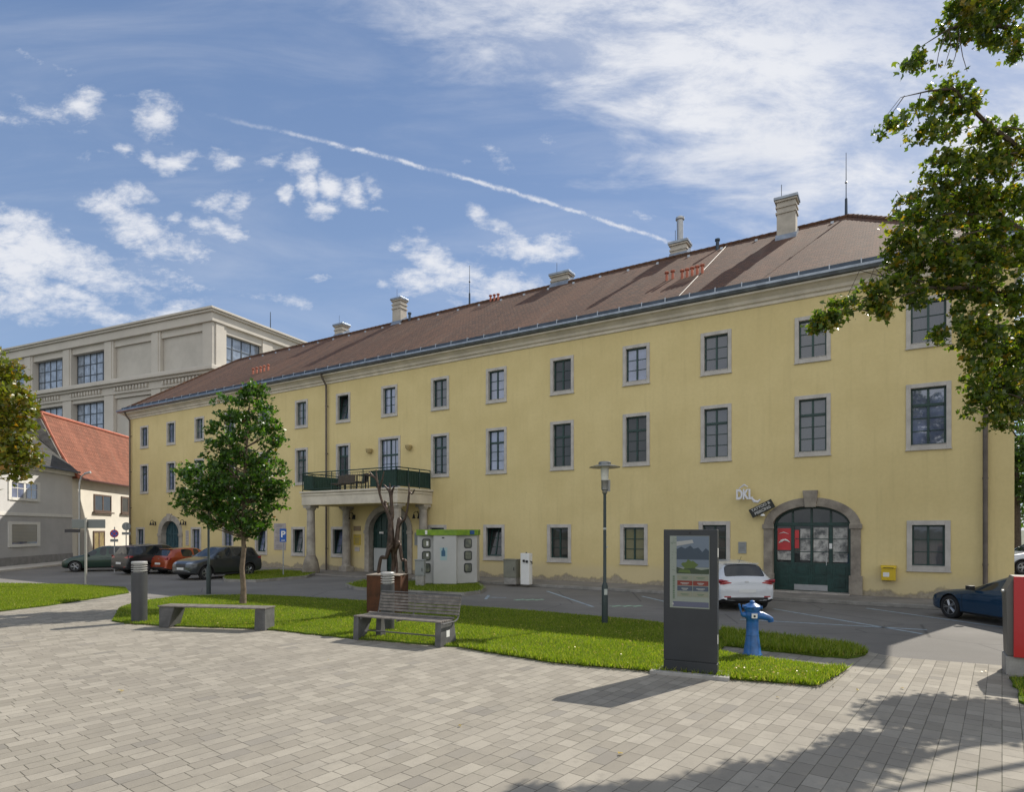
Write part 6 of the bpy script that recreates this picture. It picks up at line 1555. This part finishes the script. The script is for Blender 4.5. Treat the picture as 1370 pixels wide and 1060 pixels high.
# big autumn tinted tree whose boughs hang in from the right
bt = empty('large_tree', (11.6, 10.2, 0), 0, 'large spreading tree with autumn tinted leaves hanging in from the right', 'tree')
BX, BY = 11.6, 10.2
def bb(px, py, r_px, Z=9.2, wgt=1.0, sq=1.0):
    Z += .42
    x = (px - 685) / 830 * Z; z = 2.3 + (708 - py) / 830 * Z; r_ = r_px / 830 * Z
    return (x - BX, Z - BY, z, r_, r_ * .95, r_ * sq, wgt * r_ ** 2)
VIS = [bb(1290, 25, 34, 8.6, 1, .7), bb(1345, 22, 34, 8.8), bb(1330, 0, 36, 8.8), bb(1364, 62, 14, 8.6, .8), bb(1225, 78, 11, 8.4, 1.4), bb(1262, 86, 5, 8.4),
       bb(1190, 165, 20, 8.6, .9, .7), bb(1212, 155, 14, 8.6, .8), bb(1235, 170, 18, 8.6, .8), bb(1255, 130, 17, 8.8), bb(1282, 112, 14, 8.8, 1, .9), bb(1288, 138, 20, 8.8, 1, .9), bb(1272, 165, 18, 8.9), bb(1305, 170, 18, 9), bb(1350, 185, 24, 9.2), bb(1320, 205, 26, 9.2),
       bb(1265, 230, 26, 9), bb(1300, 245, 42, 9.3), bb(1350, 240, 40, 9.4), bb(1225, 275, 22, 9), bb(1200, 305, 20, 8.9), bb(1240, 300, 38, 9.2), bb(1290, 305, 46, 9.5), bb(1345, 300, 46, 9.6),
       bb(1215, 340, 28, 9), bb(1250, 355, 34, 9.2), bb(1190, 380, 22, 8.9, 1, .75), bb(1160, 395, 20, 8.8, 1, .7), bb(1128, 410, 18, 8.7, 1, .7), bb(1105, 428, 16, 8.6, 1, .7), bb(1090, 436, 8, 8.6), bb(1180, 415, 14, 8.8), bb(1230, 395, 18, 9),
       bb(1295, 365, 36, 9.4), bb(1340, 370, 40, 9.5), bb(1305, 415, 26, 9.2), bb(1350, 430, 34, 9.4), bb(1275, 445, 20, 9.1), bb(1310, 460, 26, 9.2, 1, .8), bb(1350, 490, 34, 9.4), bb(1325, 510, 30, 9.2), bb(1305, 500, 16, 9.1), bb(1320, 545, 24, 9.2), bb(1345, 555, 18, 9.2), bb(1362, 540, 20, 9.3), bb(1290, 480, 10, 9.1)]
HID = [(-1.9, .8, 5.0, .9, .8, .5, 3.0), (-1.7, 1.3, 5.8, .7, .7, .4, 1.3), (1.6, .4, 5.4, 1.6, 1.4, 1.2, 3), (3.2, .2, 7.0, 1.8, 1.8, 1.6, 3), (4.6, 1.0, 8.8, 1.8, 1.8, 1.4, 3), (4.6, 2.4, 7.0, 1.8, 1.6, 1.5, 3), (4.2, 2.8, 5.6, 1.8, 1.6, 1.4, 3)]
PV, cv = sprays(VIS, 1250, 19, .062, 31, .6)
PH, chd = sprays(HID, 1300, 18, .15, 32, .3)
leaf_cloud('crown', np.concatenate([PV, PH]), np.concatenate([np.full(len(PV), .078), np.full(len(PH), .125)]), L_maple, bt, 6)
q = MB(); q.tube([(0, 0, -.05), (.02, 0, .6), (-.05, 0, 1.8), (0, .05, 3.2), (.05, 0, 5.0), (0, 0, 7.0), (-.1, 0, 9.6)], [.36, .27, .24, .22, .18, .12, .04], 14)
def L3(px, py, Z):
    Z += .42
    return Vector(((px - 685) / 830 * Z - BX, Z - BY, 2.3 + (708 - py) / 830 * Z))
def bough(pts, r0, r1, n=6):
    rr = [r0 * .6 + (r1 - r0 * .6) * min(1, i / (len(pts) - 1) * 1.25) for i in range(len(pts))]; q.tube(pts, rr, n, cap=False)
bough([Vector((0, 0, 3.4)), L3(1430, 470, 9.7), L3(1370, 400, 9.5), L3(1300, 385, 9.3), L3(1230, 385, 9.0), L3(1165, 398, 8.8), L3(1110, 425, 8.65)], .13, .006)
bough([Vector((0, 0, 4.6)), L3(1400, 330, 9.6), L3(1340, 290, 9.4), L3(1270, 285, 9.1), L3(1215, 300, 8.95)], .12, .006)
bough([Vector((0, 0, 5.5)), L3(1420, 250, 9.5), L3(1360, 195, 9.2), L3(1320, 165, 8.9), L3(1275, 118, 8.7), L3(1240, 122, 8.6), L3(1205, 130, 8.6), L3(1188, 152, 8.6)], .11, .004)
bough([Vector((0, 0, 7.0)), L3(1440, 80, 9.3), L3(1370, 40, 8.9), L3(1310, 30, 8.6), L3(1270, 38, 8.5), L3(1232, 62, 8.4), L3(1222, 74, 8.4)], .10, .004)
bough([Vector((0, 0, 3.6)), L3(1410, 500, 9.5), L3(1365, 500, 9.4), L3(1330, 530, 9.2)], .09, .006)
for a_, b_, c1_ in (((1270, 38, 8.5), (1256, 70, 8.45), (1252, 92, 8.4)), ((1270, 38, 8.5), (1272, 62, 8.45), (1264, 88, 8.4)), ((1282, 40, 8.5), (1288, 75, 8.5), (1294, 95, 8.5)), ((1283, 50, 8.5), (1278, 75, 8.5), (1272, 92, 8.5)), ((1210, 128, 8.6), (1198, 145, 8.6), (1178, 170, 8.6)), ((1232, 124, 8.6), (1226, 145, 8.6), (1230, 165, 8.6)),
                     ((1225, 268, 8.9), (1205, 262, 8.85), (1200, 255, 8.85)), ((1222, 272, 8.9), (1200, 270, 8.85), (1188, 290, 8.85)), ((1250, 385, 9), (1175, 368, 8.8), (1150, 392, 8.8)), ((1190, 372, 9), (1150, 362, 8.8), (1132, 400, 8.8)), ((1190, 378, 9), (1170, 358, 8.8), (1160, 385, 8.8)), ((1335, 430, 9.1), (1338, 455, 9.05), (1335, 470, 9.05)), ((1360, 565, 9.1), (1366, 585, 9.1), (1360, 600, 9.1))):
    bough([L3(*a_), L3(*b_), L3(*c1_)], .012, .004, 5)
rgt = random.Random(9)
for c0 in list(cv[::14]):
    t_ = Vector(c0); base_ = t_ + Vector((rgt.uniform(.25, .7), rgt.uniform(0, .4), rgt.uniform(-.15, .35))); q.tube([base_, base_.lerp(t_, .5) + Vector((0, 0, .05)), t_], [.014, .009, .004], 4, cap=False)
q.build('trunk', M_bark, bt, smooth=True)

# tree at the left edge
lt_ = empty('leaning_tree', (-13.4, 13.6, 0), 0, 'yellowing tree crown reaching in at the left edge of the view', 'tree')
def lb(px, py, r_px, Z=13.4, wgt=1.0):
    x = (px - 685) / 830 * Z; z = 2.3 + (708 - py) / 830 * Z; r_ = r_px / 830 * Z
    return (x + 13.4, Z - 13.6, z, r_, r_, r_ * .95, wgt * r_ ** 2)
LB = [lb(-8, 478, 20), lb(8, 500, 22), lb(22, 492, 9), lb(15, 535, 30), lb(32, 530, 14), lb(38, 555, 15), lb(10, 575, 34), lb(30, 590, 16), lb(12, 610, 26), lb(34, 615, 18), lb(48, 612, 7), lb(20, 632, 12), lb(-30, 540, 60, 13.8, 1.2), lb(-50, 480, 50, 14), lb(-40, 600, 50, 13.8), lb(-90, 520, 80, 14.2, 1.0)]
P_, cen = sprays(LB, 1000, 13, .085, 41, .2)
leaf_cloud('crown', P_, .105, L_left, lt_, 8)
q = MB(); q.tube([(0, 0, -.05), (.05, 0, 1.5), (.1, 0, 3.2), (0, 0, 6.0)], [.22, .18, .15, .05], 10)
for c0 in cen[::14]: q.tube([(.08, 0, 3.0), (Vector((.08, 0, 3.6)).lerp(Vector(c0), .5)), tuple(c0)], [.04, .02, .006], 5, cap=False)
q.build('trunk', M_bark, lt_, smooth=True)

# trees beyond the right corner of the building
def far_tree(x, y, hgt, r_, label, seed, n=420):
    e = empty('background_tree', (x, y, 0), 0, label, 'tree', 'trees beyond the right corner')
    rg = random.Random(seed); bl = []
    for k in range(9):
        a = rg.uniform(0, 6.28); rr = r_ * rg.uniform(.1, .7); bl.append((rr * math.cos(a), rr * math.sin(a), hgt * rg.uniform(.35, .85), r_ * .55, r_ * .55, r_ * .5, 1))
    P_, cen = sprays(bl, n, 14, .22, seed, .4)
    leaf_cloud('crown', P_, .28, L_back, e, seed)
    q = MB(); q.tube([(0, 0, 0), (0, 0, hgt * .4), (0, 0, hgt * .8)], [.3, .22, .06], 8); q.build('trunk', M_bark, e, smooth=True)
far_tree(32.5, 40, 9.5, 4.0, 'bushy green tree just beyond the right corner of the yellow building', 51)
far_tree(41, 52, 12, 5.0, 'taller green tree farther back at the right edge', 52)
